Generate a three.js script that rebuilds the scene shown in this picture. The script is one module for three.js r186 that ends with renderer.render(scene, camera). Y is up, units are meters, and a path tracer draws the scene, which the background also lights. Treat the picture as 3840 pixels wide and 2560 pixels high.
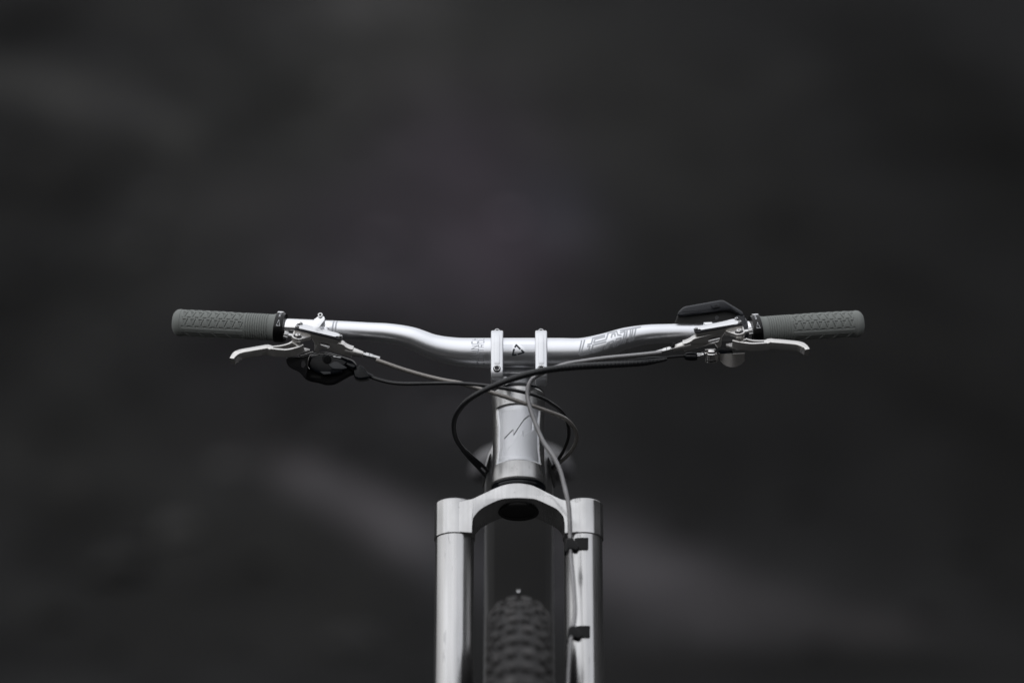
import * as THREE from 'three';
import { mergeGeometries, mergeVertices, toCreasedNormals } from 'three/addons/utils/BufferGeometryUtils.js';
import { ImprovedNoise } from 'three/addons/math/ImprovedNoise.js';
import { RoundedBoxGeometry } from 'three/addons/geometries/RoundedBoxGeometry.js';

// ---------------------------------------------------------------- camera, sky, sun, exposure
const S = 0.00031, D = 4.1, H = 1.017;            // metres per photo pixel in the plane of the bar, lens distance, lens height
const scene = new THREE.Scene();
const camera = new THREE.PerspectiveCamera(2 * Math.atan(1280 * S / D) * 180 / Math.PI, 1024 / 682, 0.05, 900);
camera.position.set(0, H, D);
camera.lookAt(0, H, 0);
camera.focus = D - 0.012;
camera.userData.fStop = 1.7;
scene.add(camera);

const V3 = (x, y, z) => new THREE.Vector3(x, y, z);
const clamp = (x, a = 0, b = 1) => Math.min(b, Math.max(a, x));
const sstep = (a, b, x) => { const t = clamp((x - a) / (b - a)); return t * t * (3 - 2 * t); };
const mix = (a, b, t) => a + (b - a) * t;
const RAD = Math.PI / 180;
let seed = 7;
const rnd = () => { seed = (seed * 1664525 + 1013904223) >>> 0; return seed / 4294967296; };
const noise = new ImprovedNoise();
const fbm = (x, y, z, o = 4) => { let s = 0, a = 1, n = 0; for (let i = 0; i < o; i++) { s += a * noise.noise(x, y, z); n += a; a *= 0.5; x *= 2.03; y *= 2.03; z *= 2.03; } return s / n; };

const sunDir = V3(-0.5, 0.82, 0.28).normalize();
{ // an even overcast sky, a little brighter round the hidden sun and towards the zenith
  const w = 512, h = 256, d = new Float32Array(w * h * 4);
  for (let j = 0; j < h; j++) for (let i = 0; i < w; i++) {
    const el = (j + 0.5 - h / 2) / h * Math.PI, az = (i + 0.5) / w * 2 * Math.PI - Math.PI;
    const v = V3(Math.cos(el) * Math.cos(az), Math.sin(el), Math.cos(el) * Math.sin(az));
    const up = Math.max(0, v.y);
    const cl = 1 + 0.13 * fbm(v.x * 2.2 + 4, v.y * 4.5, v.z * 2.2, 5);
    const g = Math.pow(Math.max(0, v.dot(sunDir)), 3);
    const L = (0.76 + 0.26 * up + 0.1 * g) * cl, k = (j * w + i) * 4, t = sstep(0, 0.6, up);
    if (v.y < 0) { d[k] = d[k + 1] = d[k + 2] = 0.05; } else { d[k] = L * mix(1.02, 0.975, t); d[k + 1] = L * mix(1.0, 0.995, t); d[k + 2] = L * mix(0.97, 1.045, t); }
    d[k + 3] = 1;
  }
  const sky = new THREE.DataTexture(d, w, h, THREE.RGBAFormat, THREE.FloatType);
  sky.mapping = THREE.EquirectangularReflectionMapping; sky.magFilter = sky.minFilter = THREE.LinearFilter; sky.needsUpdate = true;
  scene.background = sky; scene.environment = sky;
  scene.backgroundIntensity = 0.97; scene.environmentIntensity = 0.97;
}
const sun = new THREE.DirectionalLight(new THREE.Color(1, 0.975, 0.94), 0.5);
sun.position.copy(sunDir).multiplyScalar(20);
sun.castShadow = true; sun.shadow.radius = 170; sun.shadow.mapSize.set(2048, 2048);
Object.assign(sun.shadow.camera, { left: -2, right: 2, top: 2, bottom: -2, near: 1, far: 60 });
scene.add(sun, sun.target);

const renderer = new THREE.WebGLRenderer({ antialias: true });
renderer.setSize(1024, 682);
renderer.toneMapping = THREE.LinearToneMapping;
renderer.toneMappingExposure = 1.0;
renderer.shadowMap.enabled = true;

// ---------------------------------------------------------------- helpers
const PX = z => S * (D - z) / D;                                              // size of one photo pixel at depth z
const P = (X, Y, z = 0) => V3((X - 1920) * PX(z), H - (Y - 1280) * PX(z), z);
const pts = a => a.map(p => P(p[0], p[1], p[2]));
const BASE = V3((1944.5 - 1920) * S, 0, 0.32);                                // where the front tyre touches the ground
const names = {};
const bike = new THREE.Group();
bike.name = 'mountain_bike'; bike.position.copy(BASE);
bike.userData = { label: 'raw aluminium mountain bike seen head-on, wide silver handlebar, grey grips and silver fork', category: 'mountain bike' };
scene.add(bike);
function add(name, geo, mat, parent = bike, label) {
  const g = Array.isArray(geo) ? merge(geo) : geo;
  g.translate(-BASE.x, -BASE.y, -BASE.z);
  const m = new THREE.Mesh(g, mat);
  const n = names[name] = (names[name] ?? -1) + 1;
  m.name = n ? name + '_' + String(n).padStart(3, '0') : name;
  m.castShadow = m.receiveShadow = true;
  if (label) m.userData.label = label;
  parent.add(m);
  return m;
}
function merge(list) {
  return mergeGeometries(list.map(g => { let q = g.index ? g.toNonIndexed() : g; for (const k of Object.keys(q.attributes)) if (!['position', 'normal', 'uv'].includes(k)) q.deleteAttribute(k); if (!q.attributes.uv) q.setAttribute('uv', new THREE.BufferAttribute(new Float32Array(q.attributes.position.count * 2), 2)); return q; }));
}
function xf(g, M) {                                                           // apply a matrix; turn the faces over when it mirrors
  if (M.determinant() < 0) {
    if (g.index) { const a = g.index.array; for (let i = 0; i < a.length; i += 3) { const t = a[i]; a[i] = a[i + 1]; a[i + 1] = t; } }
    else { for (const at of Object.values(g.attributes)) { const n = at.itemSize, a = at.array; for (let i = 0; i < at.count; i += 3) for (let k = 0; k < n; k++) { const t = a[i * n + k]; a[i * n + k] = a[(i + 1) * n + k]; a[(i + 1) * n + k] = t; } } }
  }
  g.applyMatrix4(M);
  return g;
}
const frame = (O, A, B, C, k = 1) => new THREE.Matrix4().makeBasis(A.clone().multiplyScalar(k), B.clone().multiplyScalar(k), C.clone().multiplyScalar(k)).setPosition(O);
function shapeOf(poly, holes = []) {
  const s = new THREE.Shape(poly.map(p => new THREE.Vector2(p[0], p[1])));
  for (const h of holes) s.holes.push(new THREE.Path(h.map(p => new THREE.Vector2(p[0], p[1]))));
  return s;
}
function rounded(poly, r, n = 5) {                                            // a polygon with its corners rounded
  const out = [], N = poly.length;
  for (let i = 0; i < N; i++) {
    const p = new THREE.Vector2(...poly[i]), a = new THREE.Vector2(...poly[(i + N - 1) % N]), b = new THREE.Vector2(...poly[(i + 1) % N]);
    const R = poly[i][2] ?? r, da = a.clone().sub(p), db = b.clone().sub(p), q = Math.min(R, da.length() * 0.48, db.length() * 0.48);
    const s = p.clone().add(da.setLength(q)), e = p.clone().add(db.setLength(q));
    for (let k = 0; k <= n; k++) { const t = k / n; out.push([(1 - t) ** 2 * s.x + 2 * t * (1 - t) * p.x + t * t * e.x, (1 - t) ** 2 * s.y + 2 * t * (1 - t) * p.y + t * t * e.y]); }
  }
  return out;
}
// prism over a polygon (x, y) from z = 0 to z = -depth, outline kept, edges bevelled
function prism(poly, depth, bevel = 1, holes = [], crease = 0.5, seg = 3) {
  const b = Math.min(bevel, depth * 0.45);
  const g = new THREE.ExtrudeGeometry(shapeOf(poly, holes), { depth: depth - 2 * b, bevelEnabled: b > 0, bevelSize: b, bevelThickness: b, bevelOffset: -b, bevelSegments: seg, steps: 1 });
  g.translate(0, 0, -depth + b);
  return toCreasedNormals(g, crease);
}
// the same, standing upright across the bike: polygon in photo pixels at depth z (front face), thickness in metres
function plate(poly, z, thick, bevel = 2, r = 4, holes = [], tilt = 0) {
  const k = PX(z), cx = poly.reduce((s, p) => s + p[0], 0) / poly.length, cy = poly.reduce((s, p) => s + p[1], 0) / poly.length;
  const loc = q => q.map(p => [p[0] - cx, cy - p[1], p[2]]);
  const g = prism(rounded(loc(poly), r), thick / k, bevel, holes.map(h => rounded(loc(h), r)));
  const c = Math.cos(tilt), s = Math.sin(tilt);
  return xf(g, frame(P(cx, cy, z), V3(1, 0, 0), V3(0, c, s), V3(0, -s, c), k));
}
function cyl(a, b, ra, rb = ra, n = 24, bev = 0) {                              // solid of revolution between two points, chamfered ends
  const d = b.clone().sub(a), L = d.length(); bev = Math.min(bev, L * 0.4, ra * 0.6, rb * 0.6);
  const prof = bev > 0 ? [[0, 0], [ra - bev, 0], [ra, bev], [rb, L - bev], [rb - bev, L], [0, L]] : [[0, 0], [ra, 0], [rb, L], [0, L]];
  return rev(a, d, prof, n);
}
function rev(a, dir, prof, n = 32, crease = 0.5) {                              // lathe profile (r, h) set at a, pointing along dir
  const g = new THREE.LatheGeometry(prof.map(p => new THREE.Vector2(Math.max(p[0], 1e-7), p[1])), n);
  const q = new THREE.Quaternion().setFromUnitVectors(V3(0, 1, 0), dir.clone().normalize());
  const c = toCreasedNormals(g, crease);
  return c.applyMatrix4(new THREE.Matrix4().compose(a, q, V3(1, 1, 1)));
}
function socketBolt(a, dir, R, L, hexR = 0.5) {                                 // button-head bolt with a recessed socket
  return rev(a, dir, [[0, 0], [R, 0], [R, L * 0.75], [R * 0.86, L], [R * hexR, L], [R * hexR, L * 0.4], [0, L * 0.35]], 20, 0.4);
}
// round tube through points; rad(t) or constant radius, parallel-transport frames; bump(t, angle) adds to the radius
function sweep(points, rad, { seg = 120, n = 12, caps = true, bump, uvLen = 1 } = {}) {
  const curve = new THREE.CatmullRomCurve3(points, false, 'centripetal');
  const L = curve.getLength();
  const pos = [], uv = [], idx = [];
  let nrm = null, prevT = null;
  for (let i = 0; i <= seg; i++) {
    const t = i / seg, p = curve.getPointAt(t), T = curve.getTangentAt(t);
    if (!nrm) { nrm = V3(0, 1, 0).addScaledVector(T, -T.y); if (nrm.length() < 0.2) nrm = V3(1, 0, 0).addScaledVector(T, -T.x); nrm.normalize(); }
    else { const q = new THREE.Quaternion().setFromUnitVectors(prevT, T); nrm.applyQuaternion(q).addScaledVector(T, -nrm.dot(T)).normalize(); }
    prevT = T.clone();
    const bi = V3().crossVectors(T, nrm);
    const r = typeof rad === 'function' ? rad(t) : rad;
    for (let j = 0; j <= n; j++) {
      const a = j / n * Math.PI * 2, q = r + (bump ? bump(t * L, a) : 0);
      const v = p.clone().addScaledVector(nrm, Math.cos(a) * q).addScaledVector(bi, Math.sin(a) * q);
      pos.push(v.x, v.y, v.z); uv.push(t * L / uvLen, j / n);
    }
  }
  for (let i = 0; i < seg; i++) for (let j = 0; j < n; j++) { const a = i * (n + 1) + j, b = a + n + 1; idx.push(a, a + 1, b, b, a + 1, b + 1); }
  if (caps) for (const [row, flip] of [[0, 1], [seg, 0]]) { const p = curve.getPointAt(row / seg), c = pos.length / 3; pos.push(p.x, p.y, p.z); uv.push(0, 0); for (let j = 0; j < n; j++) { const a = row * (n + 1) + j; flip ? idx.push(c, a + 1, a) : idx.push(c, a, a + 1); } }
  const g = new THREE.BufferGeometry();
  g.setAttribute('position', new THREE.Float32BufferAttribute(pos, 3)); g.setAttribute('uv', new THREE.Float32BufferAttribute(uv, 2)); g.setIndex(idx);
  g.computeVertexNormals();
  return g;
}
// any section (list of [side, up]) swept along points with a fixed up vector; scale(t) = [side, up]
function sweepSection(points, section, up, { seg = 60, scale } = {}) {
  const curve = new THREE.CatmullRomCurve3(points, false, 'centripetal'), n = section.length, pos = [], idx = [];
  for (let i = 0; i <= seg; i++) {
    const t = i / seg, p = curve.getPointAt(t), T = curve.getTangentAt(t);
    const side = V3().crossVectors(T, up).normalize(), u = V3().crossVectors(side, T).normalize(), sc = scale ? scale(t) : [1, 1];
    for (const [a, b] of section) { const v = p.clone().addScaledVector(side, a * sc[0]).addScaledVector(u, b * sc[1]); pos.push(v.x, v.y, v.z); }
  }
  for (let i = 0; i < seg; i++) for (let j = 0; j < n; j++) { const a = i * n + j, a2 = i * n + (j + 1) % n, b = a + n, b2 = a2 + n; idx.push(a, a2, b, b, a2, b2); }
  for (const [row, flip] of [[0, 1], [seg, 0]]) { const p = curve.getPointAt(row / seg); const off = section.reduce((s, q) => [s[0] + q[0] / n, s[1] + q[1] / n], [0, 0]); const T = curve.getTangentAt(row / seg), side = V3().crossVectors(T, up).normalize(), u = V3().crossVectors(side, T).normalize(), sc = scale ? scale(row / seg) : [1, 1]; p.addScaledVector(side, off[0] * sc[0]).addScaledVector(u, off[1] * sc[1]); const c = pos.length / 3; pos.push(p.x, p.y, p.z); for (let j = 0; j < n; j++) { const a = row * n + j, b = row * n + (j + 1) % n; flip ? idx.push(c, b, a) : idx.push(c, a, b); } }
  const g = new THREE.BufferGeometry();
  g.setAttribute('position', new THREE.Float32BufferAttribute(pos, 3)); g.setIndex(idx);
  const c = toCreasedNormals(g, 0.5);
  c.setAttribute('uv', new THREE.BufferAttribute(new Float32Array(c.attributes.position.count * 2), 2));
  return c;
}
const bladeSec = (w, y0, r, s) => rounded([[-w, y0], [w, y0], [w, 0], [-w, 0]].map(([x, y]) => [x + (y < 0 ? s * -y0 * 0.14 : 0), y]), r, 4);
const rectSec = (w, y0, y1, r) => rounded([[-w, y0], [w, y0], [w, y1], [-w, y1]], r, 3);
// surface from a function (i/nu, j/nv) -> {p, uv}
function surface(nu, nv, fn, closeV = false) {
  const pos = [], uv = [], idx = [];
  for (let i = 0; i <= nu; i++) for (let j = 0; j <= nv; j++) { const o = fn(i / nu, j / nv); pos.push(o.p.x, o.p.y, o.p.z); uv.push(o.u ?? i / nu, o.v ?? j / nv); }
  for (let i = 0; i < nu; i++) for (let j = 0; j < nv; j++) { const a = i * (nv + 1) + j, b = a + nv + 1; idx.push(a, a + 1, b, b, a + 1, b + 1); }
  const g = new THREE.BufferGeometry();
  g.setAttribute('position', new THREE.Float32BufferAttribute(pos, 3)); g.setAttribute('uv', new THREE.Float32BufferAttribute(uv, 2)); g.setIndex(idx);
  g.computeVertexNormals();
  if (closeV) { const N = g.attributes.normal; for (let i = 0; i <= nu; i++) { const a = i * (nv + 1), b = a + nv, v = V3(N.getX(a) + N.getX(b), N.getY(a) + N.getY(b), N.getZ(a) + N.getZ(b)).normalize(); N.setXYZ(a, v.x, v.y, v.z); N.setXYZ(b, v.x, v.y, v.z); } }
  return g;
}
const flip = g => { const a = g.index.array; for (let i = 0; i < a.length; i += 3) { const t = a[i]; a[i] = a[i + 1]; a[i + 1] = t; } g.computeVertexNormals(); return g; };

// ---------------------------------------------------------------- textures and materials
function dataTex(w, h, fn, srgb, rx = 1, ry = 1) {
  const d = new Uint8Array(w * h * 4);
  for (let j = 0; j < h; j++) for (let i = 0; i < w; i++) { const c = fn(i / w, j / h), k = (j * w + i) * 4; d[k] = clamp(c[0]) * 255; d[k + 1] = clamp(c[1]) * 255; d[k + 2] = clamp(c[2]) * 255; d[k + 3] = 255; }
  const t = new THREE.DataTexture(d, w, h, THREE.RGBAFormat); t.wrapS = t.wrapT = THREE.RepeatWrapping; t.magFilter = t.minFilter = THREE.LinearFilter;
  if (srgb) t.colorSpace = THREE.SRGBColorSpace;
  t.repeat.set(rx, ry); t.needsUpdate = true;
  return t;
}
const tileN = (u, v, fu, fv, o = 4, z = 0) => { // seamless in u: walk round a circle
  const a = u * Math.PI * 2; return fbm(Math.cos(a) * fu, Math.sin(a) * fu + 9, v * fv + z, o);
};
const rgb = (r, g, b) => new THREE.Color().setRGB(r, g, b);
const std = (c, rough, metal = 0, more = {}) => new THREE.MeshPhysicalMaterial({ color: c, roughness: rough, metalness: metal, ...more });
// raw drawn tube: faint stains, handling marks and fine lengthwise drawing lines
const rawMap = dataTex(512, 512, (u, v) => { const s = 0.92 + 0.13 * tileN(u, v, 1.3, 7, 4) + 0.05 * tileN(u, v, 18, 1.2, 3, 5) + (tileN(u, v, 5, 30, 2, 11) > 0.4 ? -0.08 : 0); return [s * 1.0, s * 0.995, s * 0.985]; }, true);
const rawRough = dataTex(512, 512, (u, v) => { const s = 0.62 + 0.24 * tileN(u, v, 1.2, 5, 4, 3) + 0.12 * tileN(u, v, 26, 1.5, 3, 8); return [s, s, s]; });
const M = {};
M.raw = std(rgb(0.62, 0.625, 0.64), 0.48, 1, { map: rawMap, roughnessMap: rawRough });
M.rawSoft = std(rgb(0.66, 0.665, 0.675), 0.38, 1);
M.milled = std(rgb(0.655, 0.665, 0.69), 0.46, 1);
M.head = std(rgb(0.56, 0.565, 0.575), 0.5, 1, { map: rawMap, roughnessMap: rawRough });
M.frame = std(rgb(0.6, 0.6, 0.605), 0.4, 1);
M.cnc = std(rgb(0.68, 0.665, 0.645), 0.3, 1);
M.cncBody = std(rgb(0.68, 0.665, 0.645), 0.38, 1);
M.cncBright = std(rgb(0.84, 0.845, 0.86), 0.32, 1);
M.stem = std(rgb(0.74, 0.75, 0.775), 0.46, 1);
M.chrome = std(rgb(0.75, 0.74, 0.73), 0.1, 1);
M.polished = std(rgb(0.9, 0.9, 0.91), 0.12, 1);
M.steel = std(rgb(0.6, 0.6, 0.6), 0.25, 1);
M.blackBolt = std(rgb(0.03, 0.03, 0.032), 0.3, 0.6);
M.black = std(rgb(0.004, 0.004, 0.005), 0.42, 0, { specularIntensity: 0.6 });
M.blackGloss = std(rgb(0.004, 0.005, 0.007), 0.2, 0, { specularIntensity: 0.55 });
M.display = std(rgb(0.022, 0.024, 0.03), 0.46);
M.gasket = std(rgb(0.004, 0.004, 0.008), 0.6);
M.rubber = std(rgb(0.22, 0.232, 0.222), 0.78, 0, { specularIntensity: 0.4 });
M.tyre = std(rgb(0.022, 0.021, 0.0215), 0.75, 0);
M.cable = std(rgb(0.008, 0.008, 0.009), 0.28);
M.wrap = std(rgb(0.007, 0.0075, 0.009), 0.42);
const braid = dataTex(64, 64, (u, v) => { const a = Math.sin((u * 2 + v * 2) * Math.PI * 2), b = Math.sin((u * 2 - v * 2) * Math.PI * 2), s = 0.5 + 0.5 * (Math.abs(a) > Math.abs(b) ? a : b); return [s, s, s]; }, false, 3, 3);
M.hose = std(rgb(0.26, 0.243, 0.226), 0.42, 0.75, { bumpMap: braid, bumpScale: 0.00018, clearcoat: 0.7, clearcoatRoughness: 0.12 });
M.hoseClear = std(rgb(0.29, 0.285, 0.29), 0.4, 0.7, { bumpMap: braid, bumpScale: 0.00014, clearcoat: 0.8, clearcoatRoughness: 0.12 });
M.saddle = std(rgb(0.15, 0.145, 0.155), 0.5);
M.port = std(rgb(0.004, 0.004, 0.004), 0.5);

// ---------------------------------------------------------------- the setting: a dark quarry bowl under cloud
const SKY = [[-180, 11], [-140, 9], [-105, 12], [-45, 12], [-12, 10.5], [0, 11], [12, 11.5], [45, 22], [75, 33], [100, 34], [128, 27], [155, 15], [180, 11]];
const skyline = az => { let i = 0; while (i < SKY.length - 2 && az > SKY[i + 1][0]) i++; const t = sstep(0, 1, (az - SKY[i][0]) / (SKY[i + 1][0] - SKY[i][0])); return mix(SKY[i][1], SKY[i + 1][1], t); };
function groundH(x, z) {
  const r = Math.hypot(x, z), az = Math.atan2(x, -z) / RAD, q = r - 9, soft = q > 12 ? q : Math.log(1 + Math.exp(q * 1.2)) / 1.2;
  const bump = sstep(5, 16, r);
  return Math.tan(skyline(az) * RAD) * soft + bump * (0.2 * fbm(x * 0.16, z * 0.16, 3.1, 4) + 0.05 * fbm(x * 1.3, z * 1.3, 7.7, 3)) + 0.012 * fbm(x * 2.5, z * 2.5, 1.7, 3);
}
// patches of paler scree, purple shale and blacker rock, with lens falloff at the view corners painted in as dark ground: [x, z, half-width across, half-length up the slope, turn, r, g, b, weight]
const PATCH = [
  [-1.4,-23.6,0.943,5.55,0,0.0228,0.0233,0.0214,0.7],
  [-0.297,-28.7,1.24,6.32,0,0.0245,0.0246,0.0232,0.7],
  [0.87,-22.6,0.708,5.71,0,0.0203,0.0201,0.0191,0.7],
  [-1.98,-15.7,0.6,2.16,0,0.0196,0.0195,0.018,0.7],
  [-1.28,-14.3,0.486,1.71,0,0.00975,0.00799,0.0106,0.7],
  [-3.09,-21.9,0.688,2.81,0,0.0178,0.0176,0.0167,0.6],
  [1.1,-14.6,0.706,2.15,0,0.00307,0.00307,0.00324,0.7],
  [-1.96,-11.9,0.604,1.65,0,0.0156,0.0154,0.0145,0.7],
  [-1.15,-8.33,0.564,1.67,0,0.0132,0.013,0.0124,0.7],
  [-0.967,-9.8,0.368,0.831,0,0.0177,0.0175,0.0167,0.7],
  [3.35,-21.5,0.813,10.2,0,0.00446,0.00442,0.00418,0.9],
  [2.12,-12.1,0.514,5.11,0,0.00564,0.00554,0.00529,0.9],
  [1.66,-17.2,0.725,7.07,0,0.00958,0.00935,0.00901,0.8],
  [1.18,-11.8,0.722,1.53,0,0.00788,0.0078,0.00796,0.85],
  [1.2,-23.2,0.722,3.93,0,0.0183,0.0181,0.0174,0.7],
  [2.25,-24.8,0.349,0.808,0,0.0216,0.0212,0.0202,0.6],
  [3.14,-23.4,0.208,0.875,0,0.0114,0.0113,0.0108,0.6],
  [0.433,-16.4,0.402,1.31,0,0.0129,0.0136,0.0125,0.6],
  [-0.82,-25.2,0.931,4.11,0,0.0277,0.0269,0.0261,0.85],
  [-1.44,-32.6,0.721,2.33,0,0.0521,0.0506,0.0497,0.9],
  [-3.59,-31.8,0.815,1.15,0,0.0284,0.0279,0.0264,0.7],
  [-2.88,-27.2,0.591,2.14,0,0.0163,0.0162,0.0154,0.7],
  [-4.86,-30.9,0.608,2.94,0,0.00275,0.00271,0.00254,0.95],  // upper left view corner: lens falloff painted as darker ground
  [-4.39,-26.2,0.252,1.09,0,0.0398,0.0392,0.0371,0.8],
  [-3.96,-25.7,0.248,0.952,0,0.0401,0.0397,0.0378,0.8],
  [-3.51,-25.1,0.243,0.933,0,0.0558,0.0546,0.0525,0.85],
  [-3.07,-24.1,0.234,0.678,0,0.0614,0.0607,0.0614,0.85],
  [-2.62,-23,0.205,0.758,0,0.0548,0.0541,0.0515,0.8],
  [-2.34,-21.9,0.157,0.933,0,0.041,0.0406,0.0385,0.7],
  [-1.74,-25.3,0.223,0.824,0,0.0059,0.00586,0.00556,0.7],
  [-1.95,-24,0.191,1.01,0,0.00627,0.0062,0.00584,0.75],
  [-2.1,-21.8,0.196,1.14,0,0.00602,0.00597,0.00618,0.8],
  [-3.16,-19.5,0.679,3.3,0,0.0064,0.00625,0.006,0.85],
  [-2.55,-14.4,0.49,2.07,0,0.00648,0.00633,0.00604,0.8],
  [-1.78,-19,0.454,1.75,0,0.0281,0.0263,0.0259,0.7],
  [-0.412,-20.7,0.619,3.67,0,0.0443,0.036,0.0454,0.85],
  [-0.944,-17.8,0.497,1.83,0,0.0397,0.0324,0.0405,0.8],
  [-0.111,-16.9,0.444,1.83,0,0.0477,0.0372,0.0478,0.85],
  [-0.637,-16,0.531,1.28,0,0.0403,0.0356,0.0429,0.8],
  [0.276,-18.7,0.259,1.81,0,0.0338,0.0332,0.0424,0.6],
  [-0.848,-14,0.479,0.941,0,0.00681,0.00622,0.00702,0.7],
  [-0.282,-12.9,0.385,1.14,0,0.02,0.0188,0.0212,0.6],
  [-0.979,-11.3,0.105,0.308,0,0.0512,0.047,0.049,0.8],
  [-0.849,-11.1,0.103,0.302,0,0.0955,0.0894,0.0937,0.9],
  [-0.695,-10.7,0.112,0.237,0,0.103,0.0963,0.102,0.95],
  [-0.549,-10.4,0.11,0.348,0,0.0924,0.0859,0.0907,0.95],
  [-0.406,-10,0.117,0.394,0,0.0756,0.0714,0.075,0.95],
  [-0.279,-9.58,0.124,0.546,0,0.0416,0.04,0.0432,0.9],
  [-0.132,-9.31,0.132,0.585,0,0.0419,0.0409,0.0441,0.9],
  [0.0299,-9.1,0.15,0.738,0,0.0398,0.0387,0.0419,0.9],
  [0.192,-9.25,0.151,0.85,0,0.0387,0.0377,0.0408,0.9],
  [0.38,-9.47,0.133,0.867,0,0.0618,0.058,0.062,0.9],
  [0.529,-9.1,0.16,0.789,0,0.0656,0.062,0.0656,0.9],
  [0.671,-8.73,0.175,0.767,0,0.0574,0.0539,0.0566,0.9],
  [0.83,-8.38,0.189,0.598,0,0.0441,0.041,0.0424,0.85],
  [0.976,-8.08,0.184,0.486,0,0.0346,0.0329,0.0334,0.8],
  [1.22,-7.89,0.227,0.428,0,0.0314,0.0292,0.0295,0.7],
  [-0.625,-8.23,0.242,1.08,0,0.0143,0.014,0.0133,0.7],
  [0.478,-6.79,0.494,0.392,0,0.00966,0.00924,0.00911,0.85],
  [1.13,-6.75,0.328,0.435,0,0.00513,0.00515,0.00482,0.8],
  [0.768,-10.8,0.339,0.596,0,0.0106,0.0104,0.0103,0.7],
  [-2.23,-11.6,0.0592,0.25,0,0.0312,0.0309,0.0291,0.8],
  [-1.87,-10.8,0.0619,0.238,0,0.0343,0.033,0.0316,0.8],
  [-1.67,-8.43,0.0663,0.4,0,0.0235,0.0233,0.0221,0.6],
  [-1.29,-9.8,0.0631,0.277,0,0.0223,0.0218,0.0209,0.6],
  [-1.8,-8.53,0.0525,0.253,0,0.0198,0.0195,0.0184,0.6],
  [-1.55,-7.84,0.0451,0.191,0,0.0306,0.0299,0.0288,0.6],
  [-1.2,-7.42,0.0523,0.276,0,0.0202,0.0199,0.019,0.6],
  [-1.18,-11.9,0.315,0.575,0,0.0178,0.0163,0.0165,0.6],
  [-1.68,-10.5,0.553,1.23,0,0.0121,0.0119,0.0113,0.5],
  [0.733,-8.33,0.395,0.941,0,0.0252,0.0241,0.0255,0.5],
  [-0.751,-19.5,1.25,6.54,0,0.0186,0.0185,0.0185,0.35],
  [-1.65,-17.3,0.809,5.1,0,0.0192,0.0194,0.0196,0.4],
];
function rockFalloffColor(x, z) {
  const trk = sstep(-6.2, -4.2, z) * 1;                  // paler gravel round the bike, out of view, toned to lighten its undersides
  let c = [mix(0.0138, 0.024, trk), mix(0.0138, 0.0235, trk), mix(0.014, 0.023, trk)];
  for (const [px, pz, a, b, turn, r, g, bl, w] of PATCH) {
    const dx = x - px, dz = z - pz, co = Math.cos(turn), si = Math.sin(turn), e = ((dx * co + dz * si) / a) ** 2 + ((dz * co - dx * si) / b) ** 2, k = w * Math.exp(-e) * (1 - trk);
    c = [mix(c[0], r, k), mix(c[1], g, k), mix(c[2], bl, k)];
  }
  const n = 1 + (x < 0.5 ? mix(0.6, 1.0, sstep(0.5, -1.5, x)) : 0.6) * fbm(x * 2.0, z * 0.6, 5, 4) + 0.12 * fbm(x * 0.22, z * 0.16, 15, 3);
  return c.map(v => Math.max(0.004, v * n));
}
{
  const NA = 720, NR = 230, pos = [], col = [], idx = [];
  const rAt = i => 0.12 * Math.pow(260 / 0.12, i / NR);
  for (let i = 0; i <= NR; i++) for (let j = 0; j < NA; j++) {
    const r = rAt(i), a = j / NA * Math.PI * 2, x = Math.sin(a) * r, z = -Math.cos(a) * r;
    pos.push(x, groundH(x, z), z); col.push(...rockFalloffColor(x, z));
  }
  for (let i = 0; i < NR; i++) for (let j = 0; j < NA; j++) { const a = i * NA + j, b = i * NA + (j + 1) % NA, c = a + NA, d = b + NA; idx.push(a, b, c, c, b, d); }
  const c0 = pos.length / 3; pos.push(0, groundH(0, 0), 0); col.push(...rockFalloffColor(0, 0));
  for (let j = 0; j < NA; j++) idx.push(c0, (j + 1) % NA, j);
  const g = new THREE.BufferGeometry();
  g.setAttribute('position', new THREE.Float32BufferAttribute(pos, 3)); g.setAttribute('color', new THREE.Float32BufferAttribute(col, 3)); g.setIndex(idx);
  g.computeVertexNormals();
  const m = new THREE.Mesh(g, new THREE.MeshPhysicalMaterial({ vertexColors: true, roughness: 1, specularIntensity: 0.03, side: THREE.DoubleSide }));
  m.name = 'hillside'; m.userData = { kind: 'structure', label: 'dark blurred slope of black scree with purple shale streaks behind the bike' };
  m.castShadow = m.receiveShadow = true;
  scene.add(m);
}
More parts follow.
